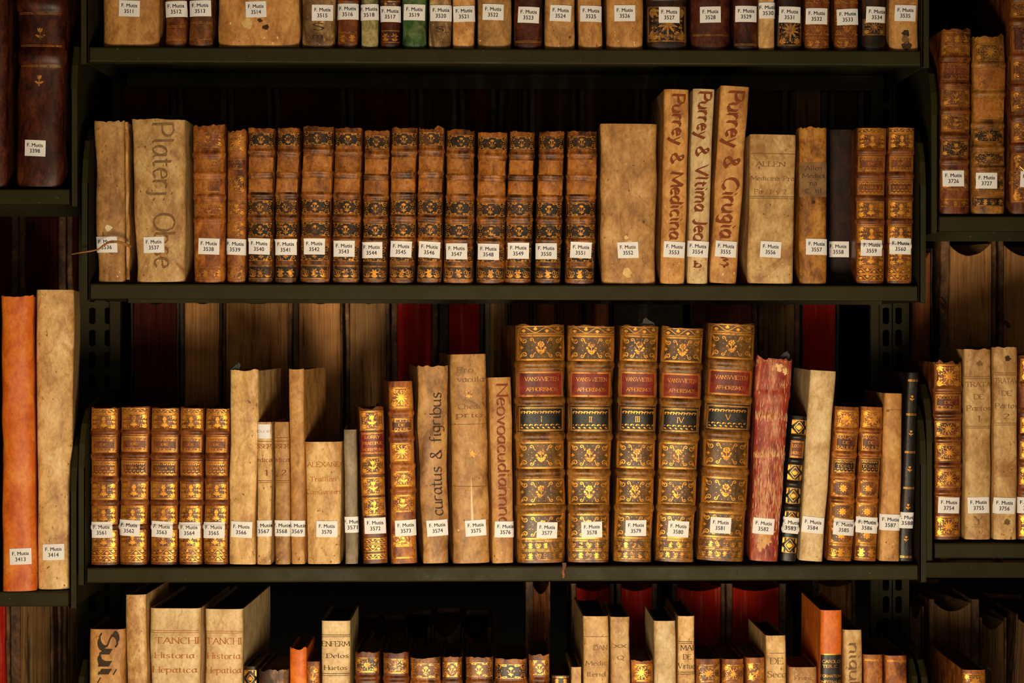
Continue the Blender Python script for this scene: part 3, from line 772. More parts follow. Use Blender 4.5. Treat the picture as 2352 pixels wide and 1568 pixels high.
# ---------------------------------------------------------------- steel shelving
def shelf(x0, x1, ya, yb, label, lip=35, left=True, right=True, depth=.222, lipY=-.003, group='steel shelves carrying the front books'):
    """x0, x1 = ends of the tray; ya, yb = pixel rows of its top edge at each end"""
    a = P(x0, ya, 0); b = P(x1, yb, 0); E = empty('steel_shelf', ((a.x+b.x)/2, 0, (a.z+b.z)/2)); c = Vector(E.location)
    tag(E, label, 'shelf', group); M = steel(); L = lip*S
    g = G(); th = .0014; r = .002
    prof = [(depth, 0), (lipY+r, 0), (lipY+r*.3, -r*.3), (lipY, -r), (lipY, -L+r), (lipY+r*.3, -L+r*.3), (lipY+r, -L), (lipY+.014, -L), (lipY+.014, -L+th), (lipY+r+th, -L+th), (lipY+th, -L+r+th),
            (lipY+th, -r-th), (lipY+r+th, -th), (depth-th, -th), (depth-th, -.02), (depth, -.02)]
    rows = [[Vector((x.x, y, x.z+z))-c for y, z in prof] for x in (a, b)]
    g.grid(rows, M, False, True); g.poly(rows[0][::-1], M); g.poly(rows[1], M); g.build('shelf_tray', E)
    for on, e, sg in ((left, a, -1), (right, b, 1)):
        if not on: continue
        g = G(); o = Vector((e.x+sg*.0022, 0, e.z))-c
        pr = [(-.005, -L-.0015), (-.005, .05), (-.005, .115), (.0, .142), (.012, .165), (.035, .181), (.08, .19), (.15, .194), (depth+.004, .196)]
        w = .0075
        out = []; 
        for i, (y, z) in enumerate(pr):
            out.append([o+Vector((0, y, z)), o+Vector((sg*w, y, z)), o+Vector((sg*w, y+.0016, z-.0012)), o+Vector((sg*.0014, y+.0016, z-.0012)), o+Vector((sg*.0014, depth+.004, max(-L, min(z, .19)*.0-L) if False else -L-.0015)), ])
        # flange following the edge, web behind it
        fl = [[q[0], q[1], q[2], q[3]] for q in out]
        g.grid(fl, M, False, True)
        g.poly(fl[0], M); g.poly(fl[-1][::-1], M)
        web = [o+Vector((0, y, z)) for y, z in pr]+[o+Vector((0, depth+.004, -L-.0015))]
        web2 = [q+Vector((sg*.0014, 0, 0)) for q in web]
        g.poly(web, M); g.poly(web2[::-1], M); g.grid([web, web2], M, False, True)
        g.build('end_bracket', E)
    return E
def post(x0, x1, Y, ztop, zbot, slots, label, phase, flange=None, pitch=51, sh=38, sw=15):
    """perforated upright; slots = pixel centres of the slot columns, phase = pixel row of a slot centre"""
    M = steel(); k = S*(CAM_D+Y)/CAM_D; X = lambda px: (px-HX)*k
    E = empty('shelf_upright', (X((x0+x1)/2), Y, zbot)); tag(E, label, 'shelf upright', 'perforated steel uprights'); c = Vector(E.location)
    g = G(); cuts = [X(x0)]+sum(([X(s-sw*1.05), X(s+sw*1.05)] for s in slots), [])+[X(x1)]
    zc = (HY-phase)*k; pt = pitch*k
    n0 = math.ceil((ztop-zc)/pt); rowsz = []
    z = zc+n0*pt
    th = .0018
    def sheet(y, fl):
        zz = z
        q = lambda pts: g.poly([Vector((a, y, b))-c for a, b in (pts if not fl else pts[::-1])], M)
        zlo = zbot
        cells = []
        while zz-pt/2 > zlo: cells.append(zz); zz -= pt
        top = cells[0]+pt/2; bot = cells[-1]-pt/2
        for i in range(0, len(cuts)-1, 2): q([(cuts[i], bot), (cuts[i+1], bot), (cuts[i+1], top), (cuts[i], top)])
        for i in range(1, len(cuts)-1, 2):
            a, b = cuts[i], cuts[i+1]; xm = (a+b)/2; hw = sw*k/2; hh = sh*k/2; r = hw*.5
            for zc_ in cells:
                t, bo = zc_+pt/2, zc_-pt/2
                oc = [(xm+hw, zc_-hh+r), (xm+hw, zc_+hh-r), (xm+hw-r, zc_+hh), (xm-hw+r, zc_+hh), (xm-hw, zc_+hh-r), (xm-hw, zc_-hh+r), (xm-hw+r, zc_-hh), (xm+hw-r, zc_-hh)]
                q([(b, bo), (b, t), oc[1], oc[0]]); q([(b, t), oc[2], oc[1]]); q([(b, t), (a, t), oc[3], oc[2]]); q([(a, t), oc[4], oc[3]])
                q([(a, t), (a, bo), oc[5], oc[4]]); q([(a, bo), oc[6], oc[5]]); q([(a, bo), (b, bo), oc[7], oc[6]]); q([(b, bo), oc[0], oc[7]])
                if not fl: g.grid([[Vector((u, y, v))-c for u, v in oc], [Vector((u, y+th, v))-c for u, v in oc]], M, False, True)
        return top, bot
    top, bot = sheet(Y, False); sheet(Y+th, True)
    for x, sg in ((cuts[0], 1), (cuts[-1], -1)):
        g.box(x-.0016 if sg < 0 else x, Y+.0002, bot, x if sg < 0 else x+.0016, Y+.03, top, M)
        k0 = len(g.v)-8; g.v[k0:] = [tuple(Vector(q)-c) for q in g.v[k0:]]
    g.build('perforated_channel', E)
    if flange:
        h = G(); h.box(X(flange[0]), Y-.012, bot, X(flange[1]), Y-.001, top, M); h.v = [tuple(Vector(q)-c) for q in h.v]
        h.build('side_strip', E)
    return E
ROWY = {1: lambda x: 106+(x-230)*.0062, 2: lambda x: 649+(x-215)*.0042 if x < 1350 else 654.5-(x-1350)*.003, 3: lambda x: 1300-(x-205)*.0048, 4: lambda x: 1885,
        'L0': lambda x: 430, 'L1': lambda x: 1356, 'R0': lambda x: 492, 'R1': lambda x: 1241}
shelf(208, 2112, 108, 117, 'dark green steel shelf under the top row of books numbered 3511 to 3535')
shelf(210, 2105, 651, 656, 'dark green steel shelf under books numbered 3536 to 3560')
shelf(202, 2106, 1303, 1296, 'dark green steel shelf under books numbered 3561 to 3588')
shelf(196, 2092, 1888, 1886, 'steel shelf below the frame carrying the lowest row of books')
shelf(-900, 160, 434, 434, 'steel shelf end at upper left under the dark book numbered 3398', left=False)
shelf(-900, 158, 1358, 1357, 'steel shelf end at lower left under the orange book numbered 3413', left=False)
shelf(2157, 3200, 496, 498, 'steel shelf end at right under books numbered 3726 and 3727', right=False)
shelf(2146, 3200, 1246, 1249, 'steel shelf end at right under books numbered 3754 to 3757', right=False)
shelf(2140, 3200, 1888, 1888, 'steel shelf below the frame under the tilted brown book with blue ribbon', right=False)
ZB, ZT = -1.15, .62
post(181, 257, .24, ZT, ZB, (212, 248), 'dark slotted steel upright behind the left ends of the shelves', 1388, (257, 280))
post(2016, 2088, .24, ZT, ZB, (2035, 2064), 'dark slotted steel upright behind the right ends of the shelves', 1388, (1996, 2014))
# shelves of the far side, back to back with the near ones
def far_shelf(x0, x1, y, label, Y=.262, Y1=.52):
    k = S*(CAM_D+Y)/CAM_D; z = (HY-y)*k; g = G(); M = steel()
    X0, X1 = (x0-HX)*k, (x1-HX)*k; c = ((X0+X1)/2, Y, z)
    g.box(X0-c[0], 0, -.003, X1-c[0], Y1-Y, 0, M); g.box(X0-c[0], 0, -.019, X1-c[0], .0016, -.003, M); g.box(X0-c[0], Y1-Y-.0016, -.019, X1-c[0], Y1-Y, -.003, M)
    o = g.build('far_shelf', None); o.location = c; tag(o, label, 'shelf', 'steel shelves of the far side')
    return z
zfar = {}
FR = 'steel shelf of the far side behind '
zfar[1] = far_shelf(190, 2105, 80, FR+'the top row of books')
zfar[2] = far_shelf(190, 2105, 628, FR+'books numbered 3536 to 3560')
zfar[3] = far_shelf(190, 2105, 1255, FR+'books numbered 3561 to 3588')
zfar[4] = far_shelf(190, 2105, 1830, FR+'the lowest row of books')
zfar['L1'] = far_shelf(-800, 185, 1240, FR+'the orange book numbered 3413')
zfar['L0'] = far_shelf(-800, 185, 690, FR+'the dark book numbered 3398 at left') if False else None
zfar['R1'] = far_shelf(2120, 3100, 1292, FR+'books numbered 3754 and 3755')
zfar['R0'] = far_shelf(2120, 3100, 460, FR+'books numbered 3726 and 3727')
zfar['R2'] = far_shelf(2120, 3100, 1830, FR+'the tilted brown book with blue ribbon')
zfar['L2'] = far_shelf(-800, 185, 1830, FR+'the lower left corner')

# ---------------------------------------------------------------- setting
def struct(name, x0, y0, z0, x1, y1, z1, m):
    g = G(); g.box(x0, y0, z0, x1, y1, z1, m); o = g.build(name); o['kind'] = 'structure'; return o
WM = plain_mat('wall_plaster', srgb(22,20,15), .9); FM = plain_mat('floor_dark', srgb(48,40,30), .8)
struct('floor', -2.6, -3.2, ZB-.05, 2.6, 2.0, ZB-.0005, FM)
struct('wall_back', -2.6, 2.0, ZB, 2.6, 2.1, 1.6, WM)
struct('wall_left', -2.7, -3.2, ZB, -2.6, 2.1, 1.6, WM)
struct('wall_right', 2.6, -3.2, ZB, 2.7, 2.1, 1.6, WM)

# ---------------------------------------------------------------- front books
NW = 'books on the top shelf'; G1, G2, G3, G4 = 'books on the top shelf', 'books on the second shelf', 'books on the third shelf', 'books on the lowest shelf'
GLS, GRS = 'books on the left shelves', 'books on the right shelves'
def row(rw, grp, num, xtl, xtr, xbl, xbr, yt, mat, label, sx=None, sy=None, **kw):
    yb = ROWY[rw]((xbl+xbr)/2)-1
    return make_book(rw, num, xtl, xtr, xbl, xbr, yt, yb, mat, label, grp, (sx, sy) if sx else None, **kw)
PL = dict(pw=5, bulge=.0065)            # flat vellum spine
SB = dict(bands=(.845, .706, .566, .421, .25))
EI = [(.84, .9)]
def scrapes(B, p):
    r = random.Random(5); m = [plain_mat('scraped_leather', srgb(226,182,124), .7, var=.15), plain_mat('scraped_leather_pink', srgb(196,128,90), .7, var=.15)]
    for zc, sp, n, L in ((.985, .03, 34, .004), (.70, .016, 120, .005), (.515, .02, 130, .005), (.5, .5, 220, .006), (.3, .14, 160, .009), (.18, .05, 70, .006), (.86, .02, 20, .003)):
        for k in range(n):
            t = min(.985, max(.01, zc+r.gauss(0, sp*.5))); z = t*B.h; s = B.half(z)*r.uniform(-.97, .97); l_ = L*r.uniform(.6, 2.2)
            p.leaf(s, z, min(l_, B.h*.992-z) if B.h*.992-z > 0 else .001, r.uniform(.00018, .0006), PI/2+r.uniform(-.12, .12), m[k % 3 == 0])
    for t, x, q in ((.11, .05, .012), (.075, -.3, .007), (.15, .35, .007), (.955, .25, .006), (.94, .6, .005)):
        n = 18; mt = V['amber']() if t < .5 else m[0]
        p.poly([(x*B.half(t*B.h)+q*r.uniform(.35, 1.1)*math.cos(a*2*PI/n)*.8, t*B.h+q*r.uniform(.35, 1.1)*math.sin(a*2*PI/n)) for a in range(n)], mt, .0003)
# top row
T = lambda n, a, b, mat, label, sx, sy, yt=-250, **kw: row(1, G1, n, a, b, a, b, yt, mat, label, sx, sy, **kw)
T('3511', 232, 366, 'amber', 'thick amber vellum book with call number sticker 3511', 297, 19, **PL)
T('3512', 379, 428, 'chest', 'thin brown leather book with sticker 3512', 404, 20, -252, deco=deco_lines((.04, .125, .3, .5), GW))
T('3513', 432, 488, 'brown', 'brown leather book with gilt lines and sticker 3513', 459, 19, -252, deco=deco_lines((.045, .15, .32, .5), GW))
T('3514', 498, 688, 'amber', 'very thick vellum book with stained spine and sticker 3514', 588, 21, -240, pw=6, bulge=.006, deco=deco_ink([], stains=[(.155, -.25, .007, lambda: plain_mat('pale_patch', srgb(216,176,110), .7, var=.2)), (.13, .18, .004, INKD), (.175, .04, .003, INKD)]))
T('3515', 692, 770, 'stain', 'stained vellum book with torn dark patches and sticker 3515', 740, 29, -255, torn=1, deco=deco_ink([('S', .13, 8, .3), ('m', .07, 7, .3)], ink=INKD), **PL)
T('3516', 775, 822, 'chest', 'reddish brown gilt book with sticker 3516', 798, 26, bands=(.3,), deco=deco_gen([(.03, .10, 'T', None), (.34, .4, 'T', None)], False, gm=GW))
T('3518', 828, 868, 'greenc', 'thin green and cream mottled book with sticker 3518', 847, 28)
T('3517', 873, 918, 'darkred', 'dark red gilt book with sticker 3517 between two green books', 895, 32, bands=(.3,), deco=deco_gen([(.035, .11, 'T', None), (.26, .3, 'T', None)], False, gm=GW))
T('3519', 923, 980, 'green', 'green vellum book with sticker 3519', 952, 28)
T('3520', 984, 1036, 'stain', 'cracked and stained vellum book with sticker 3520', 1012, 30, torn=1, deco=deco_ink([('S', .12, 6, .3), ('z', .1, 5, .3)]) , **PL)
T('3521', 1039, 1091, 'amber', 'warm tan vellum book with sticker 3521', 1066, 31, **PL)
T('3522', 1095, 1175, 'tan', 'smooth grey-tan vellum book with sticker 3522', 1132, 27, -262, bulge=.007, pw=3)
T('3523', 1180, 1246, 'darkred', 'dark red-brown leather book with sticker 3523', 1214, 34, deco=deco_lines((.04,), GF))
T('3524', 1251, 1321, 'tan', 'mottled vellum book with sticker 3524', 1288, 30, bulge=.006, pw=4)
T('3525', 1328, 1384, 'amber', 'plain golden vellum book with sticker 3525', 1358, 31, bulge=.006, pw=3)
T('3526', 1392, 1478, 'amber', 'broad blotchy vellum book with sticker 3526', 1434, 30, **PL)
T('3527', 1484, 1580, 'dark', 'broad dark gilt book with sticker 3527', 1537, 34, bands=(.33,), deco=deco_gen([(.05, .27, 'D', None, 'bush'), (.055, .09, 'T', None)], False, gm=GF))
T('3528', 1587, 1680, 'darkred', 'broad worn dark brown leather book with sticker 3528', 1632, 33, deco=deco_lines((.09,), GF))
T('3529', 1686, 1742, 'darkred', 'narrow dark red leather book with sticker 3529', 1715, 32, deco=deco_lines((.03,), GF))
T('3530', 1743, 1780, 'cream', 'very thin pale vellum book with sticker 3530', 1764, 24, sw=.0185, d=.1, bulge=.003, pw=4)
T('3531', 1785, 1842, 'dark', 'dark gilt leather book with sticker 3531', 1813, 33, deco=deco_gen([(.03, .22, 'D', None, 'bush')], False, gm=GF))
T('3532', 1850, 1908, 'chest', 'brown book with gilt flowers and sticker 3532', 1877, 37, deco=deco_gen([(.10, .19, 'A', None), (.02, .08, 'T', None), (.3, .4, 'A', None)], False, gm=GW))
T('3533', 1917, 1973, 'chest', 'brown book with gilt flowers and sticker 3533', 1947, 38, deco=deco_gen([(.10, .19, 'A', None), (.02, .08, 'T', None), (.3, .4, 'A', None)], False, gm=GW))
T('3534', 1981, 2035, 'dark', 'nearly black gilt leather book with sticker 3534', 2014, 33, deco=deco_gen([(.1, .2, 'D', None, 'bush')], False, gm=GF))
T('3535', 2044, 2112, 'amber', 'vellum book with a torn dark hole at its foot and sticker 3535', 2080, 30, torn=1.2, deco=deco_ink([], stains=[(.11, .1, .0045, INKD), (.07, .05, .005, INKF), (.03, .15, .006, INKD)]), **PL)
# second row
Q = lambda n, a, b, c, d_, yt, mat, label, sx, sy, **kw: row(2, G2, n, a, b, c, d_, yt, mat, label, sx, sy, **kw)
E36, B36 = Q('3536', 215, 286, 222, 288, 278, 'tan', 'stained vellum book with a leather tie and sticker 3536', 246, 562, wob=2, torn=1, srot=0, **PL,
  deco=deco_ink([], stains=[(.335, -.1, .0042, TEAR), (.2, .1, .006, INKF)]))
Q('3537', 300, 424, 311, 425, 275, 'cream', 'thick vellum book lettered down the spine with sticker 3537', 354, 563, wob=1.6, torn=.8, bulge=.006, pw=6,
  deco=deco_ink([('Platerj: Obse', .53, 24, .88, DOWN, .2, (.45, -.22), INKF)]))
AB = (.845, .706, .566, .421, .28)
Q('3538', 440, 516, 443, 515, 288, 'tanl', 'orange-tan leather book with gilt frames and sticker 3538', 479, 566, bands=(.815, .69, .545, .4), torn=1,
  deco=deco_gen([(.86, .955, 'B', None, 'tulip'), (.575, .655, 'F', None), (.43, .505, 'B', None, 'tulip'), (.03, .1, 'T', None)], False, [(.705, .785, 'lab', ['SAUVAGE', 'PATHOL'], 'title_label')], gm=GW, seed=3))
Q('3539', 521, 565, 521, 563, 300, 'tanl', 'narrow orange-brown gilt book with sticker 3539', 541, 567, torn=1, d=.11,
  deco=deco_gen([(.86, .98, 'D', None, 'bush'), (.59, .70, 'D', None, 'tulip'), (.44, .54, 'D', None, 'tulip'), (.31, .40, 'D', None, 'tulip'), (.02, .11, 'T', None)], False, [(.74, .82, 'labbr', ['SAUVA', 'DE'], 'title_label', 'L')], gm=GW, seed=4))
sv = [('3540', 568, 630, 568, 625, 294, 595, 566, '1'), ('3541', 635, 688, 630, 680, 294, 656, 568, '2'), ('3542', 694, 766, 687, 756, 291, 722, 567, '3'), ('3543', 769, 832, 762, 826, 294, 792, 572, '4'),
      ('3544', 836, 895, 832, 888, 300, 855, 575, '5'), ('3545', 899, 959, 893, 951, 294, 921, 573, '6'), ('3546', 961, 1021, 956, 1013, 292, 985, 574, '7'), ('3547', 1026, 1091, 1018, 1086, 299, 1049, 578, '8'),
      ('3548', 1097, 1166, 1092, 1158, 304, 1121, 579, '9'), ('3549', 1171, 1229, 1158, 1221, 303, 1191, 577, '10'), ('3550', 1238, 1298, 1228, 1288, 303, 1255, 578, '11'), ('3551', 1302, 1371, 1298, 1366, 301, 1334, 575, '12')]
how = ['first of the gilt brown set, beside the narrow orange-brown book', 'narrow gilt brown book', 'wider gilt brown book', 'gilt brown book', 'slightly shorter gilt brown book', 'gilt brown book', 'gilt brown book with frayed top edge',
       'gilt brown book with a scuffed title label', 'gilt brown book with a bare tan patch at its foot', 'gilt brown book', 'gilt brown book', 'last of the gilt brown set, beside the broad plain vellum book']
for i, (n, a, b, c, d_, yt, sx, sy, vol) in enumerate(sv):
    rr = random.Random(i)
    bj = tuple(t+rr.uniform(-.005, .005) for t in AB)
    Q(n, a, b, c, d_, yt, 'sauv', how[i]+', sticker '+n, sx, sy, bands=bj, torn=1.3 if i == 6 else .5, band_h=.0013, band_w=.0028, deco=deco_A(vol, seed=i*7+1), pw=3.2)
Q('3552', 1379, 1513, 1379, 1505, 285, 'tan', 'broad plain vellum book without lettering, sticker 3552', 1443, 575, wob=1.2, bulge=.005, pw=9,
  deco=deco_ink([], stains=[(.255, .06, .004, lambda: plain_mat('pale_patch', srgb(216,176,110), .7, var=.2)), (.29, -.06, .0025, lambda: plain_mat('pale_patch', srgb(216,176,110), .7, var=.2)), (.07, -.05, .006, lambda: plain_mat('pale_patch', srgb(216,176,110), .7, var=.2))]))
Q('3553', 1526, 1585, 1515, 1573, 206, 'amber', 'tall vellum book lettered down its spine, first of three, sticker 3553', 1548, 574, bulge=.005, pw=5, yaw=2,
  deco=deco_ink([('Purrey & Medicina', .60, 14, .74, DOWN, .15, GOTH, INKR)]))
Q('3554', 1591, 1642, 1578, 1626, 205, 'pale', 'tall pale vellum book lettered down its spine, middle of three, sticker 3554', 1603, 573, bulge=.005, pw=4, yaw=1,
  deco=deco_ink([('Purrey & Vltima Jeo', .60, 14, .76, DOWN, .1, GOTH, INKR), ('b', .1, 7, .3, 0, 0, GOTH, INKR)]))
Q('3555', 1656, 1724, 1631, 1693, 200, 'amber', 'tall tan vellum book leaning right, lettered down its spine, sticker 3555', 1668, 574, bulge=.005, pw=5, wob=1.5, yaw=1,
  deco=deco_ink([('Purrey & Cirugia', .60, 17, .74, DOWN, .1, GOTH, INKR), ('3', .11, 9, .3, 0, 0, GOTH, INKR)], stains=[(.085, 0, .0015, INKD)]))
Q('3556', 1722, 1831, 1717, 1823, 310, 'cream', 'broad pale vellum book titled ALLEN with sticker 3556', 1771, 574, bulge=.004, pw=9,
  deco=deco_ink([('ALLEN', .80, 5.2, .62, 0, -.1), ('Medicina Pra', .705, 5, .94, 0, 0), ('Par. 1. y 2.', .615, 5, .72, 0, -.05)], [(.87, False), (.583, True)], INKF))
Q('3557', 1836, 1901, 1836, 1900, 292, 'ochre', 'ochre book with a stained brown paper title label, sticker 3557', 1875, 567, bulge=.004, pw=5, torn=1.2,
  deco=lambda B, p, g, E: (title(B, E, .555, .775, plain_mat('brown_paper', srgb(132,96,58), .8, var=.3, sc=120), ['Allen', 'Medici', 'na', 'C. Jnf'], INKD(), inset=.03, fr='', hs=[.0048]*4, ws=[.6, .8, .25, .6], nib=(.4, .1)),
     deco_ink([], stains=[(.52, 0, .0025, INKD)])(B, p, g, E)))
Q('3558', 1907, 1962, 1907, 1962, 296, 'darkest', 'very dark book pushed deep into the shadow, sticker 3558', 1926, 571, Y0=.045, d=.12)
for n, a, b, c, d_, yt, sx, sy, vol in (('3559', 1969, 2039, 1966, 2032, 293, 2001, 570, 'I'), ('3560', 2041, 2103, 2038, 2096, 292, 2068, 566, 'II')):
    Q(n, a, b, c, d_, yt, 'chest', 'glossy gilt book titled ABREGE DE MEDECINE, tome '+vol+', sticker '+n, sx, sy, bands=(.845, .690, .547, .398, .24), deco=deco_B(['ABREGE', 'DE', 'MEDECINE'], vol, int(n)), pw=3, torn=.3)
# third row
R = lambda n, a, b, c, d_, yt, mat, label, sx, sy, **kw: row(3, G3, n, a, b, c, d_, yt, mat, label, sx, sy, **kw)
for n, a, b, c, d_, yt, sx, sy, vol in (('3561', 207, 271, 206, 268, 938, 233, 1218, 'III'), ('3562', 275, 343, 273, 336, 936, 298, 1214, 'IV'), ('3563', 345, 411, 343, 405, 938, 371, 1217, 'V'),
    ('3564', 413, 468, 409, 462, 938, 435, 1219, 'VI'), ('3565', 471, 526, 467, 523, 939, 493, 1219, 'VII')):
    R(n, a, b, c, d_, yt, 'chest', 'bright gilt book titled ABREGE DE MEDECINE, tome '+vol+', sticker '+n, sx, sy, bands=(.845, .692, .543, .394, .24), deco=deco_B(['ABREGE', 'DE', 'MEDECIN'], vol, int(n)), pw=3, torn=.4)
R('3566', 525, 592, 525, 587, 852, 'cream', 'tall blank pale vellum book beside the gilt row, sticker 3566', 557, 1217, wob=1.8, pw=4, bulge=.006, yaw=-4, torn=.6, flare=.001, pages='dark')
R('3567', 590, 624, 590, 622, 970, 'cream', 'thin vellum book with a white paper label at its head, sticker 3567', 606, 1214, bulge=.004, pw=3, sw=.0175, d=.09, yaw=-4,
  deco=lambda B, p, g, E: (deco_ink([('SSER', .83, 4.4, .98), ('edica', .735, 5, .98), ('1', .645, 6, .2, 0, .3)], [(.865, False), (.588, True)], INKR)(B, p, g, E),
     title(B, E, .885, .985, STK(), ['EDU1-187'], INKF(), 'paper_label', inset=-.02, fr='', hs=[.0026], ws=[.9], thin=.15)))
R('3568', 629, 663, 632, 666, 970, 'tan', 'thin vellum book of volume 2 with sticker 3568', 648, 1214, bulge=.004, pw=3, sw=.0175, d=.09, yaw=-4,
  deco=deco_ink([('SSER', .83, 4.4, .98), ('edica', .735, 5, .98), ('2', .645, 6, .3, 0, .3)], [(.89, False), (.865, False), (.588, True)], INKR))
R('3569', 662, 698, 669, 700, 850, 'amber', 'tall narrow vellum book like a slat, sticker 3569', 684, 1215, bulge=.004, pw=3, sw=.0165, yaw=-5, d=.14, flare=.001)
R('3570', 698, 785, 705, 782, 1016, 'cream', 'short broad vellum book titled ALEXAND with sticker 3570', 751, 1216, bulge=.005, pw=6, d=.07, yaw=-2,
  deco=deco_ink([('ALEXAND', .815, 5.5, .92, 0, .05), ('Trallian', .695, 5, .72), ('CumGvinteri', .59, 5, .94)], (), INKO))
R('3571', 789, 819, 793, 822, 988, 'grey', 'thin grey vellum book with sticker 3571', 809, 1206, bulge=.003, pw=4, sw=.0165, d=.09, yaw=3)
gl = lambda t: [(x, y, 'D', 'panelb', 'bush') for x, y in t]
R('3572', 822, 880, 834, 890, 937, 'chest', 'gilt brown book with a bright red title label, sticker 3572', 860, 1209, bands=(), d=.11, yaw=7, pw=3, torn=.6,
  deco=deco_gen([(.855, .975, 'D', 'panelb', 'tulip'), (.575, .68, 'D', 'panelb', 'tulip'), (.44, .55, 'D', 'panelb', 'tulip'), (.31, .42, 'D', 'panelb', 'tulip'), (.08, .12, 'W', None), (.13, .16, 'W', None), (.03, .06, 'W', None)], False,
  [(.70, .84, 'labred', ['LORRY', 'PRAECIPUE', 'MORBORUM'], 'title_label', 'L')], gm=GB, seed=9))
R('3573', 891, 948, 898, 958, 877, 'tanl', 'tan leather book with bright gilt squares, sticker 3573', 931, 1214, bands=(.825, .685, .535, .40), yaw=7, pw=4,
  deco=deco_gen([(.855, .965, 'D', None, 'bush'), (.565, .66, 'D', None, 'bush'), (.425, .505, 'D', None, 'tulip'), (.285, .375, 'D', None, 'tulip'), (.10, .16, 'D', None, 'tulip'), (.03, .10, 'F', None)], False,
  [(.72, .80, 'labbr', ['MEDECINE', 'DE', 'LONDRES'], 'title_label')], gm=GB, seed=12))
R('3574', 955, 1028, 969, 1031, 843, 'tan', 'leaning vellum book with black handwriting reading upward, sticker 3574', 1002, 1214, wob=2, bulge=.007, pw=3.2, yaw=7, torn=.8, flare=.001,
  deco=deco_ink([('curatus & figribus', .555, 13, .62, UP, .15, (.4, .3), INKD)]))
R('3575', 1032, 1116, 1039, 1126, 815, 'tan', 'tall broad vellum book with a long white tear, sticker 3575', 1090, 1214, bulge=.007, pw=5, yaw=7, wob=1.3,
  deco=lambda B, p, g, E: (deco_ink([('Pro', .925, 6, .42, 0, -.2), ('vacula', .88, 6, .7, 0, .1), ('Chedi', .75, 5.5, .6, 0, 0, None, INKF), ('prio', .71, 6, .7, 0, 0)], [(.665, False)], INKF)(B, p, g, E),
     p.off.__class__, [flower(p, x, t*B.h, .006, GF(), 'rose') for x, t in ((0, .81), (.002, .52))],
     p.poly([(-.0005, .205*B.h), (.0022, .205*B.h), (.0014, .3*B.h), (.0008, .42*B.h), (-.0006, .3*B.h)], TEAR(), .0004), p.line([(-B.half(.37*B.h)*.95, .37*B.h), (B.half(.37*B.h)*.95, .365*B.h)], .0008, INKF())))
R('3576', 1121, 1174, 1131, 1180, 868, 'amber', 'narrow vellum book with brown script running down its spine, sticker 3576', 1159, 1217, bulge=.005, pw=4, yaw=7, wob=1.3,
  deco=deco_ink([('Neovoacudiannnas', .56, 13, .80, DOWN, .15, (.5, -.35), INKR)], stains=[(.22, -.5, .002, TEAR)]))
vw = [('3577', 1181, 1298, 1186, 1300, 748, 1254, 1219, 'I', 6), ('3578', 1304, 1413, 1304, 1400, 750, 1359, 1218, 'II', 2), ('3579', 1424, 1516, 1409, 1498, 751, 1461, 1215, 'III', 1),
      ('3580', 1520, 1619, 1506, 1594, 755, 1559, 1217, 'IV', 0), ('3581', 1628, 1738, 1602, 1711, 747, 1656, 1210, 'V', 0)]
for n, a, b, c, d_, yt, sx, sy, vol, yw in vw:
    R(n, a, b, c, d_, yt, 'olive', 'large gilt book titled APHORISMOS with red label, volume '+vol+', sticker '+n, sx, sy, bands=(.835, .682, .532, .378, .228), band_h=.002, band_w=.0042, yaw=yw, bulge=.008, pw=3.6, torn=.6,
      deco=deco_C(vol, int(n)), flare=.0006)
R('3582', 1739, 1822, 1722, 1788, 826, 'red', 'worn red leather book with pale scraped streaks, leaning right, sticker 3582', 1755, 1211, bulge=.008, pw=3, bands=(.82, .70, .52), band_h=.0012, band_w=.005, wob=1.8, torn=1.5, yaw=-1,
  deco=lambda B, p, g, E: scrapes(B, p))
R('3583', 1820, 1855, 1794, 1829, 958, 'black', 'small narrow black and gold book leaning right, sticker 3583', 1817, 1209, bulge=.005, pw=2.6, bands=(.855, .69, .53, .37, .22), d=.1, sw=.018,
  deco=deco_gen([(.875, .97, 'S', None), (.56, .66, 'S', None), (.40, .50, 'S', None), (.25, .34, 'S', None), (.06, .16, 'S', None)], False, [(.71, .83, 'labbr', ['LOCUS', 'NOBLE'], 'title_label')], gm=GB, seed=2))
R('3584', 1861, 1922, 1836, 1890, 854, 'pale', 'tall blank greyish vellum book leaning right, sticker 3584', 1867, 1208, bulge=.006, pw=5, wob=.8)
for n, a, b, c, d_, sx, sy, vol in (('3585', 1919, 1976, 1901, 1958, 1938, 1213, 'I'), ('3586', 1980, 2031, 1963, 2013, 1992, 1208, 'II')):
    R(n, a, b, c, d_, 937, 'tanl', 'gilt book with rosette panels, tome '+vol+', sticker '+n, sx, sy, bands=(.845, .692, .543, .394, .24), pw=3, d=.12,
      deco=deco_gen([(.862, .975, 'D', None, 'rose'), (.42, .522, 'R', 'panelb'), (.27, .37, 'R', 'panelb'), (.115, .22, 'R', 'panelb'), (.02, .105, 'T', 'panelb')], True,
      [(.712, .825, 'labbr', ['MALADI', 'DE', 'RAULIN'], 'title_label'), (.568, .665, 'dark', ['TOM.'+vol], 'volume_label', 'N')], gm=GB, seed=int(n)))
R('3587', 2033, 2075, 2020, 2068, 905, 'amber', 'plain tan vellum book beside a slim black one, sticker 3587', 2046, 1201, bulge=.004, pw=5, d=.125,
  deco=deco_ink([('kuner', .9, 4, .6, .01, 0, (.3, .1), INKF)]))
R('3588', 2085, 2110, 2066, 2096, 857, 'black', 'slim black leather book with small gilt sprigs, sticker 3588', 2085, 1196, bulge=.0035, pw=3, sw=.0155, d=.15,
  deco=deco_lines((.955, .775, .575, .385, .02), GB, [(t, .0042, 'tulip') for t in (.865, .68, .49, .29, .12)]))
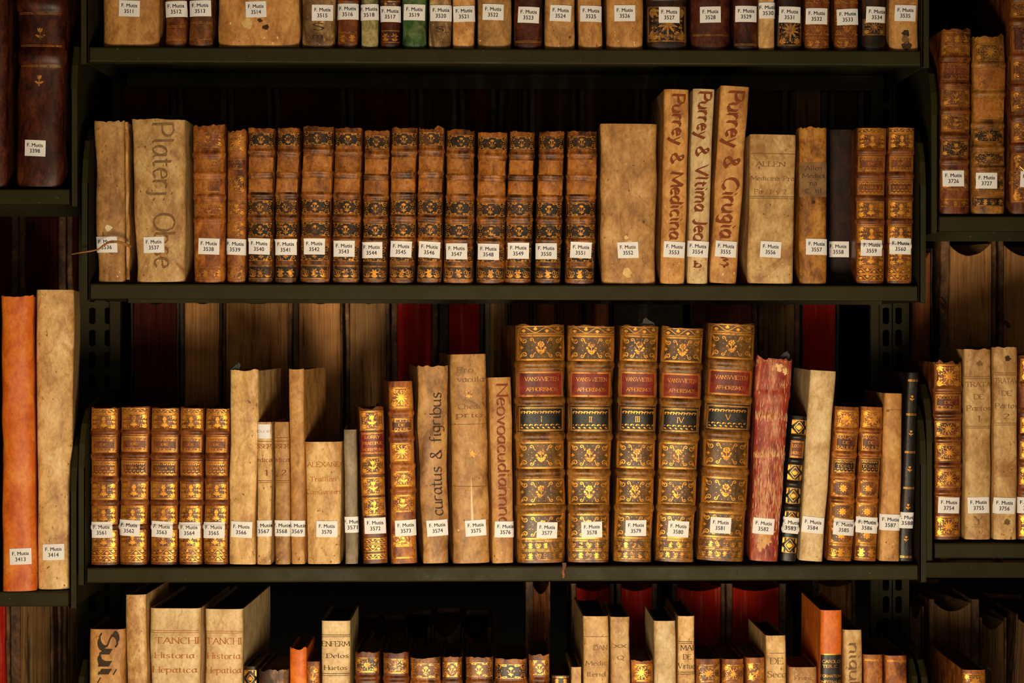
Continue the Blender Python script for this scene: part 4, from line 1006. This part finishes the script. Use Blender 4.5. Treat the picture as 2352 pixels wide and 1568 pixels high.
# left shelves
row('L0', GLS, '3398', 42, 150, 34, 140, -260, 'darkred', 'large dark brown leather book with gilt tulips at upper left, sticker 3398', 82, 341, bands=(.94, .81, .615, .435), band_h=.004, band_w=.01, bulge=.010, pw=3, torn=1, wob=2, d=.2,
  deco=deco_lines((.40, .468, .575, .66, .77, .86), GW, [(.355, .008, 'tulip'), (.51, .009, 'tulip'), (.715, .009, 'tulip')]))
row('L0', GLS, '', -75, 14, -75, 12, -240, 'darkred', 'reddish brown book cut off by the frame edge at upper left', None, None, d=.2)
row('L1', GLS, '3413', 0, 72, 4, 80, 678, 'orange', 'tall orange vellum book at the left edge, sticker 3413', 44, 1275, bulge=.008, pw=3.4, torn=.8, flare=.002, yaw=9, d=.12, Y0=-.012, wob=1.5,
  deco=deco_ink([('mtt', .065, 6, .6, .01, 0, None, lambda: plain_mat('grey_mark', srgb(160,120,90), .7))]))
row('L1', GLS, '3414', 80, 168, 85, 160, 667, 'cream', 'tall pale vellum book beside the orange one, sticker 3414', 121, 1269, bulge=.010, pw=2.8, d=.12, wob=.8, yaw=9)
# right shelves
row('R0', GRS, '3726', 2163, 2232, 2160, 2229, 68, 'chest', 'tall brown gilt book titled OBSERVA with sticker 3726', 2191, 410, bands=(.845, .70, .555, .42, .285), torn=1, pw=3.4,
  deco=deco_gen([(.925, .985, 'T', None), (.86, .918, 'D', 'panelb', 'bush'), (.585, .675, 'D', 'panelb', 'tulip'), (.45, .535, 'D', 'panelb', 'tulip'), (.31, .40, 'D', 'panel', 'tulip'), (.13, .24, 'D', None, 'bush'), (.04, .08, 'T', None)], True,
  [(.725, .82, 'labbr', ['OBSERVA', 'S, LES', 'POLYPES'], 'title_label')], gm=GW, seed=5))
row('R0', GRS, '3727', 2236, 2312, 2233, 2311, 82, 'olive', 'tall gilt book titled OEUVRES, tome III, sticker 3727', 2266, 415, bands=(.84, .675, .50, .37, .255), torn=1.2, pw=3.4,
  deco=deco_gen([(.86, .955, 'D', 'panelg', 'bush'), (.40, .475, 'D', 'panel', 'bush'), (.275, .345, 'D', 'panel', 'bush'), (.13, .22, 'D', 'panel', 'bush'), (.045, .095, 'T', 'panel')], True,
  [(.70, .82, 'lab', ['OEUVRES', 'DE M.', 'LEVRET'], 'title_label', 'L'), (.53, .65, 'lab', ['TOM III'], 'volume_label', 'L')], gm=GW, seed=6))
row('R0', GRS, '3728', 2322, 2398, 2322, 2396, -60, 'chest', 'tall brown gilt book cut off by the right frame edge on the upper right shelf', 2368, 412, bands=(.90, .80, .655, .53, .40, .285), pw=3.4,
  deco=deco_gen([(.82, .88, 'D', 'panelb', 'bush'), (.56, .64, 'D', 'panelb', 'bush'), (.43, .51, 'D', 'panelb', 'bush'), (.30, .38, 'D', 'panelb', 'bush'), (.05, .25, 'D', 'panelb', 'bush')], False,
  [(.675, .785, 'labbr', ['OBS', 'LA', 'DE', 'RM'], 'title_label')], gm=GW, seed=8))
row('R1', GRS, '3754', 2145, 2211, 2148, 2208, 832, 'chest', 'tan and gilt book titled ACCOUCH with a torn head, sticker 3754', 2179, 1161, bands=(.845, .70, .56, .415, .26), torn=2, d=.19, bulge=.007,
  deco=deco_gen([(.855, .985, 'D', None, 'bush'), (.58, .665, 'D', None, 'bush'), (.445, .535, 'D', None, 'bush'), (.295, .39, 'D', None, 'bush'), (.02, .13, 'D', None, 'bush')], True,
  [(.725, .82, 'labbr', ['ACCOUCH', 'DE', 'DEONIS'], 'title_label')], gm=GB, seed=15))
row('R1', GRS, '3755', 2217, 2279, 2218, 2277, 803, 'cream', 'vellum book titled TRATA DE Partos 1, sticker 3755', 2248, 1161, bulge=.006, pw=4, torn=.4,
  deco=deco_ink([('TRATA', .815, 5.5, .92), ('DE', .75, 5.5, .34), ('Partos', .69, 5.5, .86), ('1', .635, 7, .1), ('Y', .10, 9, .3), ('-', .07, 6, .5)], [(.855, False), (.845, False), (.595, True)], INKF, [(.925, .1, .004, INKF)]))
row('R1', GRS, '3756', 2284, 2339, 2284, 2338, 798, 'cream', 'vellum book titled TRATA DE Partos 2, sticker 3756', 2308, 1162, bulge=.006, pw=4, torn=.4,
  deco=deco_ink([('TRATAV', .825, 5.5, .95), ('DE', .76, 5.5, .4), ('Partos', .695, 5.5, .9), ('2', .64, 6, .25)], [(.865, False), (.855, False), (.605, True)], INKF, [(.94, .1, .004, INKD), (.09, .1, .004, INKF)]))
row('R1', GRS, '3757', 2343, 2400, 2341, 2398, 817, 'chest', 'brown gilt book cut off by the frame edge on the lower right shelf', 2364, 1161, bands=(.845, .70, .56, .415, .26), deco=deco_gen([(.86, .98, 'D', 'panelb', 'bush'), (.58, .66, 'D', 'panelb', 'bush'), (.44, .53, 'D', 'panelb', 'bush'), (.3, .39, 'D', 'panelb', 'bush'), (.02, .13, 'D', 'panelb', 'bush')], False, gm=GB, seed=18))
# lowest row
L = lambda a, b, yt, mat, label, off=0, **kw: row(4, G4, '', a, b, a+off, b+off, yt, mat, label, None, None, **kw)
L(203, 286, 1447, 'amber', 'warm vellum book with bold black-letter script at the lower left', pw=7, bulge=.005, d=.1, deco=deco_ink([('Sui. Cmnst', .56, 21, .84, DOWN, .1, (.75, -.6), INKD)]))
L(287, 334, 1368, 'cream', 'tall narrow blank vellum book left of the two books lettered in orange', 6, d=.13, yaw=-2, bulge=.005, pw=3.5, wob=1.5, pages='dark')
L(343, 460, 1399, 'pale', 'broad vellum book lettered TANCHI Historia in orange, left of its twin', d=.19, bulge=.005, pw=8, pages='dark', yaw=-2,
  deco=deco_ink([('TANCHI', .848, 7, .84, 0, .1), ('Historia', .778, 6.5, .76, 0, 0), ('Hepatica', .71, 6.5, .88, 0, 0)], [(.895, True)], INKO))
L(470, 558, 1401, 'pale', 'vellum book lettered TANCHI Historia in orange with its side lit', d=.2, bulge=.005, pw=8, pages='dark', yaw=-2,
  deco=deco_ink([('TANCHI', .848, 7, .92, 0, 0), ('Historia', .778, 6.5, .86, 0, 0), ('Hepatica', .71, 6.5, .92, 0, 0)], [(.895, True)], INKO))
L(560, 590, 1533, 'dark', 'small dark book with a gilt lozenge beside the marbled book', d=.1, yaw=-2, pw=3, deco=deco_gen([(.87, .975, 'S', None)], False))
L(592, 662, 1540, 'marble', 'marbled brown book between the dark lozenge book and the orange one', torn=1.2, d=.12, pw=4, yaw=-2)
L(664, 703, 1492, 'orange', 'small bright orange book with a flared head', torn=1, flare=.002, d=.09, pw=3, bulge=.004)
L(705, 734, 1522, 'tanl', 'very narrow tan gilt book left of the book lettered ENFERM', d=.1, deco=deco_gen([(.86, .97, 'A', None)], False, gm=GF))
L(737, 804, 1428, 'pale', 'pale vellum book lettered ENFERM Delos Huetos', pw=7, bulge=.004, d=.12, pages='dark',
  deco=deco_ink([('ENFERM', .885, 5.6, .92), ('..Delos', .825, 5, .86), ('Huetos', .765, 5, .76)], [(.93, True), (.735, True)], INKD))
gs = [(814, 870, 1499, 'chest', 'first dim gilt book right of the book lettered ENFERM'), (878, 937, 1501, 'chest', 'second dim gilt book right of the book lettered ENFERM'), (940, 1012, 1513, 'sauv', 'broad tan gilt book, third right of the book lettered ENFERM'),
      (1016, 1062, 1511, 'sauv', 'narrow tan gilt book in the middle of the lowest row'), (1068, 1132, 1511, 'sauv', 'tan gilt book right of the narrow one in the lowest row'), (1135, 1211, 1515, 'sauv', 'broadest of the tan gilt books in the lowest row, dark framed panel'),
      (1214, 1262, 1506, 'sauv', 'last of the tan gilt books, in front of the reddish upright board')]
for i, (a, b, y, mt, lb) in enumerate(gs):
    L(a, b, y, mt, lb, pw=4, d=.12, bands=(.845,), deco=deco_gen([(.88, .965, 'D' if i < 2 else 'A', 'panel' if i in (0, 5) else 'panelb', 'bush')], False, gm=GW, seed=i), torn=.5)
L(1266, 1309, 1553, 'dark', 'short dark gilt book in the gap right of the tan gilt books', d=.1, deco=deco_gen([(.94, .99, 'T', None)], False, gm=GW))
L(1312, 1336, 1534, 'cream', 'short thin vellum book beside the book lettered DAN', d=.1, pw=3, yaw=2)
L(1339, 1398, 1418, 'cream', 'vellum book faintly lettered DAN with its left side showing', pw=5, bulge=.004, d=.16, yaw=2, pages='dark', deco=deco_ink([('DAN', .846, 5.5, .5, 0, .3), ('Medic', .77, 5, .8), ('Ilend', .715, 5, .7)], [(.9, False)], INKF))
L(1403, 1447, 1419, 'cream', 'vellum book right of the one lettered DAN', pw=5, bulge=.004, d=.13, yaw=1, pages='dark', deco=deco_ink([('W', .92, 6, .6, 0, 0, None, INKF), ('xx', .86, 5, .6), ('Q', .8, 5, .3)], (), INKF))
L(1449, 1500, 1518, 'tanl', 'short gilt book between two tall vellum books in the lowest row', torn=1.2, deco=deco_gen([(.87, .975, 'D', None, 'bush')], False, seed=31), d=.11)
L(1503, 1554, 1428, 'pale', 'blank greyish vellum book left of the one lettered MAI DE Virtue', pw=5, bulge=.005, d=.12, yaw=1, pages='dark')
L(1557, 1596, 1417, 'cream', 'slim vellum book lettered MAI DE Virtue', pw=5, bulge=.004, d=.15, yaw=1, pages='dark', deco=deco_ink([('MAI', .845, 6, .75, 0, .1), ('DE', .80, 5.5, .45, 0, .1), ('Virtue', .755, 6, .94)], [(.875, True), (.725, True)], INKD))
for i, (a, b, y, lb) in enumerate(((1599, 1655, 1515, 'tan gilt book, first of three right of the book lettered MAI'), (1659, 1710, 1515, 'tan gilt book, middle of three right of the book lettered MAI'), (1713, 1757, 1513, 'tan gilt book, last of three right of the book lettered MAI'))):
    L(a, b, y, 'tanl', lb, pw=4, d=.12, deco=deco_gen([(.86, .965, 'D', 'panelb' if i == 0 else None, 'bush')], False, gm=GW, seed=i+40), yaw=2)
L(1760, 1807, 1461, 'cream', 'vellum book lettered DE Seco', pw=6, bulge=.004, d=.13, pages='dark', yaw=2, deco=deco_ink([('DE', .862, 7, .6), ('Seco', .79, 7, .9)], [(.905, False)], INKF))
L(1812, 1878, 1534, 'tan', 'short vellum book with faint lettering left of the orange book', pw=6, bulge=.004, d=.1, deco=deco_ink([('Franc', .93, 4, .6), ('ordin', .89, 4, .6)], (), INKF))
L(1884, 1934, 1403, 'orange', 'bright orange book with a black label lettered in gold', pw=4, bulge=.005, d=.15, yaw=0, pages='dark',
  deco=lambda B, p, g, E: title(B, E, .62, .788, V['black'](), ['CAROLO', 'TER..CK', 'FORMATION', 'IMPERIALE'], GB(), inset=.05, fr='', hs=[.0032, .003, .0028, .0028], ws=[.85, .8, .95, .95], zs=[.815, .68, .40, .24], thin=.3) and title(B, E, .788, .793, GB(), [], GB(), 'gilt_fillet', inset=.05, fr=''))
L(1939, 1981, 1449, 'cream', 'vellum book with script running down it right of the orange book', pw=6, bulge=.004, d=.14, deco=deco_ink([('niqubai Mortub', .55, 12, .75, DOWN, .1, (.5, -.35), INKF)]))
L(1984, 2029, 1506, 'tanl', 'brown book with speckled head, left of a matching pair below the slotted upright', pw=4, d=.14, pages='brn', deco=deco_lines((.965,), GB))
L(2034, 2085, 1508, 'tanl', 'brown book with speckled head, right of a matching pair below the slotted upright', pw=4, d=.15, pages='brn', deco=deco_lines((.965,), GB))
row(4, GRS, '', 2212, 2266, 2210, 2264, 1540, 'tanl', 'brown gilt book with a blue ribbon marker on the lowest right shelf', None, None, pw=4, d=.2, pages='brn', deco=deco_gen([(.86, .975, 'D', 'panelb', 'rose')], False, gm=GW))

# ---------------------------------------------------------------- far side: books standing fore edge towards us
def rear(x0, x1, ytop, zb, pages, board, label, Y=.285, bl=14, br=14, group='books of the far side, fore edges out', recess=.006, d=.2, concave=.012, cut=0, lean=0):
    """x0, x1 outer pixel edges of the book, bl/br pixel thickness of its boards"""
    k = S*(CAM_D+Y)/CAM_D; X0, X1 = (x0-HX)*k, (x1-HX)*k; ztop = (HY-ytop)*k; h = ztop-zb; w = X1-X0; rnd = random.Random(int(x0*3+ytop))
    E = empty('book', ((X0+X1)/2, Y, zb), (0, lean, 0)); tag(E, label, 'book', group); M = V[board](); sd = rnd.uniform(0, 40)
    for sg, nm, t in ((-1, 'front_cover', bl*k), (1, 'back_cover', br*k)):
        g = G(); rws = []
        for i in range(25):
            z = h*i/24; n = noise.noise(Vector((sd+sg, z*18, 0)))*.0016; y0 = noise.noise(Vector((sd, sg, z*40)))*.0016
            o = sg*w/2+n; q = o-sg*max(t, .0015); ro = min(t*.3, .001)
            r = [Vector((o, y0+ro, z)), Vector((o-sg*ro, y0, z)), Vector((q+sg*ro, y0, z)), Vector((q, y0+ro, z)), Vector((q, d, z)), Vector((o, d, z))]
            rws.append(r if sg < 0 else r[::-1])
        g.grid(rws, M, False, True); g.poly(rws[0][::-1], M); g.poly(rws[-1], M); g.build(nm, E)
    g = G(); a, b = -w/2+max(bl*k, .0015)+.0002, w/2-max(br*k, .0015)-.0002; rws = []; PM = PG[pages]()
    for i in range(31):
        z = .003+(h-.008-cut)*i/30; r = []
        for j in range(25):
            u = -1+2*j/24; x = (a+b)/2+u*(b-a)/2
            zt = z-(concave*(1-u*u)*(i/30)**8)
            r.append(Vector((x, recess+.004*(1-u*u)+.0007*noise.noise(Vector((x*420, sd, z*5))), zt)))
        r.append(Vector((b, d-.004, z))); r.append(Vector((a, d-.004, z))); rws.append(r)
    g.grid(rws, PM, False, True); g.poly(rws[0][::-1], PM); g.poly(rws[-1], PM); g.build('page_block', E)
    s = G(); s.box(-w/2, d, 0, w/2, d+.003, h, M); s.build('spine', E)
    return E
z3, z4, z2 = zfar[3], zfar[4], zfar[2]
B3 = [(300, 411, 668, 'dred', 'b_dark', 'very dark red book fore edge out behind books 3562 and 3563', 6, 6), (413, 511, 668, 'tan', 'b_dark', 'tan fore edge of a book behind book 3564', 10, 8),
 (512, 671, 668, 'tan', 'b_brown', 'broadest tan fore edge above book 3566', 6, 10), (674, 788, 668, 'tan', 'b_brown', 'tan fore edge rising behind the slat-like book 3569', 12, 6),
 (794, 896, 668, 'grey', 'b_brown', 'grey-tan fore edge above book 3572', 9, 10), (898, 1004, 668, 'red', 'b_brown', 'bright red fore edge above books 3573 and 3574', 14, 14), (1008, 1112, 668, 'red', 'b_dark', 'bright red fore edge above the tall book 3575', 22, 10),
 (1114, 1166, 668, 'grey', 'b_grey', 'narrow grey book behind the gap between books 3576 and 3577', 12, 5), (1168, 1222, 668, 'brn', 'b_brown', 'narrow brown fore edge behind the left of book 3577', 6, 6),
 (1224, 1278, 668, 'brn', 'b_brown', 'narrow brown fore edge behind the right of book 3577', 6, 5), (1280, 1338, 668, 'brn', 'b_brown', 'brown fore edge behind book 3578', 5, 6), (1340, 1406, 668, 'brn', 'b_dark', 'brown fore edge behind the gap before book 3579', 6, 6),
 (1586, 1740, 668, 'brn', 'b_brown', 'broad reddish brown fore edge behind books 3580 and 3581', 8, 12), (1742, 1838, 668, 'old', 'b_brown', 'brown fore edge above the red scraped book 3582', 12, 12), (1842, 1928, 668, 'red', 'b_dark', 'deep red fore edge above book 3584', 3, 8)]
for a, b, y, pg, bd, lb, bl, br in B3: rear(a, b, y, z3, pg, bd, lb, bl=bl, br=br)
# the pale paper box behind 3579
k = S*(CAM_D+.285)/CAM_D; g = G(); g.box(0, 0, 0, (1568-1410)*k, .15, (HY-668)*k-z3, V['b_grey']()); o = g.build('paper_box'); o.location = ((1410-HX)*k, .285, z3)
tag(o, 'plain pale grey box standing behind books 3579 and 3580', 'box')
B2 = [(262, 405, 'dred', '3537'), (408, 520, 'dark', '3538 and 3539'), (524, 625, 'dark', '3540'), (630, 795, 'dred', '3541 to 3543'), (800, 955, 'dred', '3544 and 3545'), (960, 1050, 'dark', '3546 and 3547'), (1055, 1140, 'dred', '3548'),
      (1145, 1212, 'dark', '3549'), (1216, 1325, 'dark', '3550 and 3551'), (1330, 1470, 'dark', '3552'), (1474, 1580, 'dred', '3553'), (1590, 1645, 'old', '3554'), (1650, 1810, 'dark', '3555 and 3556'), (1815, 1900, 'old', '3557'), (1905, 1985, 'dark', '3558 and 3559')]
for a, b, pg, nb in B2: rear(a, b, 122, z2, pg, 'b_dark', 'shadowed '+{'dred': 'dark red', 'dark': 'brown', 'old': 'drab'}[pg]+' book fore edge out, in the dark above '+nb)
B4 = [(1312, 1410, 1340, 'red', 'b_brown', 'dark red fore edge directly above the book lettered DAN', 12, 10), (1414, 1510, 1340, 'red', 'b_brown', 'dark red fore edge between the DAN and MAI vellum books', 12, 12),
      (1544, 1666, 1340, 'red', 'b_brown', 'broad dark red fore edge behind the three tan gilt books, left one', 12, 10), (1668, 1806, 1340, 'red', 'b_brown', 'broad dark red fore edge above the book lettered DE Seco', 14, 16), (1866, 1966, 1330, 'tan', 'b_brown', 'tan fore edge behind the orange book with black label', 14, 8)]
for a, b, y, pg, bd, lb, bl, br in B4: rear(a, b, y, z4, pg, bd, lb, bl=bl, br=br, d=.18, concave=.006)
rear(1206, 1264, 1336, z4, 'brn', 'b_brown', 'reddish brown board of a tall book right of the tan gilt books', bl=18, br=4, Y=.275)
B5 = [(815, 862, 1450), (866, 930, 1452), (934, 990, 1440), (994, 1058, 1435), (1062, 1130, 1440)]
for i, (a, b, y) in enumerate(B5): rear(a, b, y, z4, ('old', 'old', 'dark', 'old', 'dred')[i], 'b_brown', 'dim short book in the darkness, '+('leftmost', 'second from left', 'middle one', 'fourth from left', 'rightmost')[i]+' of five behind the tan gilt books', d=.15, bl=3, br=9)
# right bay
zr = zfar['R1']
rear(2092, 2142, 570, zr, 'brn', 'b_dark', 'narrow brown fore edge right of the slotted upright above book 3588', bl=4, br=4, Y=.29)
E1 = rear(2160, 2288, 550, zr, 'tan', 'b_brown', 'large tan folio with knotted tie, fore edge out, above book 3754', bl=20, br=9, Y=.29, concave=.016)
E2 = rear(2294, 2440, 552, zr, 'tan', 'b_brown', 'large folio fore edge at the right frame edge above books 3755 and 3756', bl=12, br=12, Y=.29, concave=.016)
for E_, pts in ((E1, [(2161, 686), (2166, 694), (2171, 702), (2168, 708), (2160, 700)]), (E2, [(2297, 700), (2295, 712), (2298, 722), (2300, 735), (2312, 742), (2318, 750)])):
    g = G(); tube(g, catmull([tuple(P(x, y, .29-.004-.003*math.sin(i*2))-Vector(E_.location)) for i, (x, y) in enumerate(pts)], 4), .0022, V['b_brown'](), 7); g.build('knotted_tie', E_)
zr2 = zfar['R2']
rear(2090, 2122, 1392, zr2, 'old', 'b_brown', 'narrow drab fore edge behind the right upright in the lowest row', bl=4, br=4)
rear(2136, 2250, 1376, zr2, 'old', 'b_brown', 'brown fore edge with ragged left board on the lowest right shelf', bl=12, br=18, concave=.012)
rear(2252, 2312, 1418, zr2, 'old', 'b_brown', 'drab fore edge right of the ragged one on the lowest right shelf', bl=4, br=4)
rear(2314, 2420, 1412, zr2, 'old', 'b_brown', 'drab fore edge cut off at the lower right frame corner', bl=4, br=4, lean=.05)
# left bay
zl = zfar['L1']
rear(-70, 42, 380, zl, 'dred', 'b_brown', 'dark red fore edge at the left frame edge above the orange book', bl=14, br=16)
rear(44, 150, 380, zl, 'dred', 'b_brown', 'dark reddish fore edge above the pale vellum book 3414', bl=14, br=16, Y=.29)
rear(154, 188, 380, zl, 'dred', 'b_brown', 'narrow speckled board beside the left upright, below the dark book 3398', bl=12, br=6)
zl2 = zfar['L2']
rear(-80, 22, 1300, zl2, 'red', 'b_brown', 'red fore edge at the lower left frame corner', bl=8, br=8)
rear(25, 122, 1300, zl2, 'old', 'b_brown', 'thick book with wavy ragged brown pages at lower left', bl=22, br=8, recess=.001)
rear(132, 152, 1300, zl2, 'old', 'b_brown', 'thin brown book between the ragged ones at lower left', bl=8, br=8)
rear(155, 181, 1300, zl2, 'old', 'b_brown', 'narrow book of wavy brown leaves beside the lower left upright', bl=3, br=3, recess=.001)

# ---------------------------------------------------------------- ties, ribbon, flap
def child_of(E, g, name, label=None):
    o = g.build(name); o.parent = E
    bpy.context.view_layer.update(); o.matrix_parent_inverse = E.matrix_world.inverted()
    if label: o['label'] = label
    return o
g = G(); pts = [(300, 566, -.010), (286, 560, -.016), (268, 555, -.018), (252, 556, -.017), (238, 563, -.016), (226, 572, -.014), (205, 577, -.018), (185, 580, -.020), (164, 584, -.021)]
tube(g, catmull([tuple(P(x, y, Y)) for x, y, Y in pts], 6), [.0018-.0012*i/48 for i in range(49)], plain_mat('tie_leather', srgb(150,96,44), .6, var=.3), 7, .5)
child_of(E36, g, 'leather_tie', 'narrow brown leather tie crossing the sticker')
g = G(); rows = []          # torn flap of the loose cover of 3536
for i in range(25):
    y = 280+(642-280)*i/24; n = noise.noise(Vector((y*.02, 4, 1)))*2.4
    rows.append([P(287+i*.15, y, .004), P(291+n+i*.15, y, .0025+.0015*math.sin(i)), P(296+n*1.2+i*.12, y, .009), P(294+i*.12, y, .03)])
g.grid(rows, V['tan'](), True); child_of(E36, g, 'cover_flap')
books = {o['label']: o for o in bpy.data.objects if 'label' in o and o.get('category') == 'book'}
def find(s): return next(o for l, o in books.items() if s in l)
g = G(); rows = []
for i in range(8):
    y = 1292+i*5; n = math.sin(i*1.3)*1.5
    rows.append([P(1291+n, y, -.0075), P(1300+n-i*.7, y, -.0085)])
g.grid(rows, V['tanl'](), True); child_of(find('sticker 3577'), g, 'torn_leather_flap')
for key, pts, w_ in (('sticker 3566', ((527, 853), (533, 846), (541, 838), (549, 832), (553, 838), (548, 852)), .010), ('sticker 3579', ((1462, 752), (1468, 745), (1476, 742), (1478, 733), (1484, 729), (1490, 735), (1502, 741), (1506, 752)), .012),
                     ('sticker 3582', ((1790, 827), (1792, 818), (1800, 810), (1808, 806), (1814, 814), (1812, 828)), .014)):
    g = G(); f_ = [P(x, y, w_) for x, y in pts]; b_ = [P(x, y, w_+.002) for x, y in pts]
    g.poly(f_, V['black']()); g.poly(b_[::-1], V['black']()); g.grid([f_, b_], V['black'](), False, True); child_of(find(key), g, 'torn_strip', 'black torn strip at the head')
g = G(); rows = []
cl = catmull([(2248, 1538), (2256, 1531), (2268, 1533), (2280, 1545), (2290, 1558), (2297, 1570)], 5)
for i, (x, y) in enumerate(cl):
    Y = .10-.004*i; rows.append([P(x-1, y-3, Y), P(x+6, y+5, Y+.003)])
g.grid(rows, plain_mat('ribbon_blue', srgb(120,160,160), .5), True); child_of(find('blue ribbon'), g, 'ribbon_marker', 'pale blue ribbon')
seen = {}
for o in bpy.data.objects:
    if 'label' in o and o.parent is None:
        assert o['label'] not in seen, o['label']; seen[o['label']] = 1
        if len(o['label'].replace('-', ' ').split()) > 16: print('LONG', o['label'])
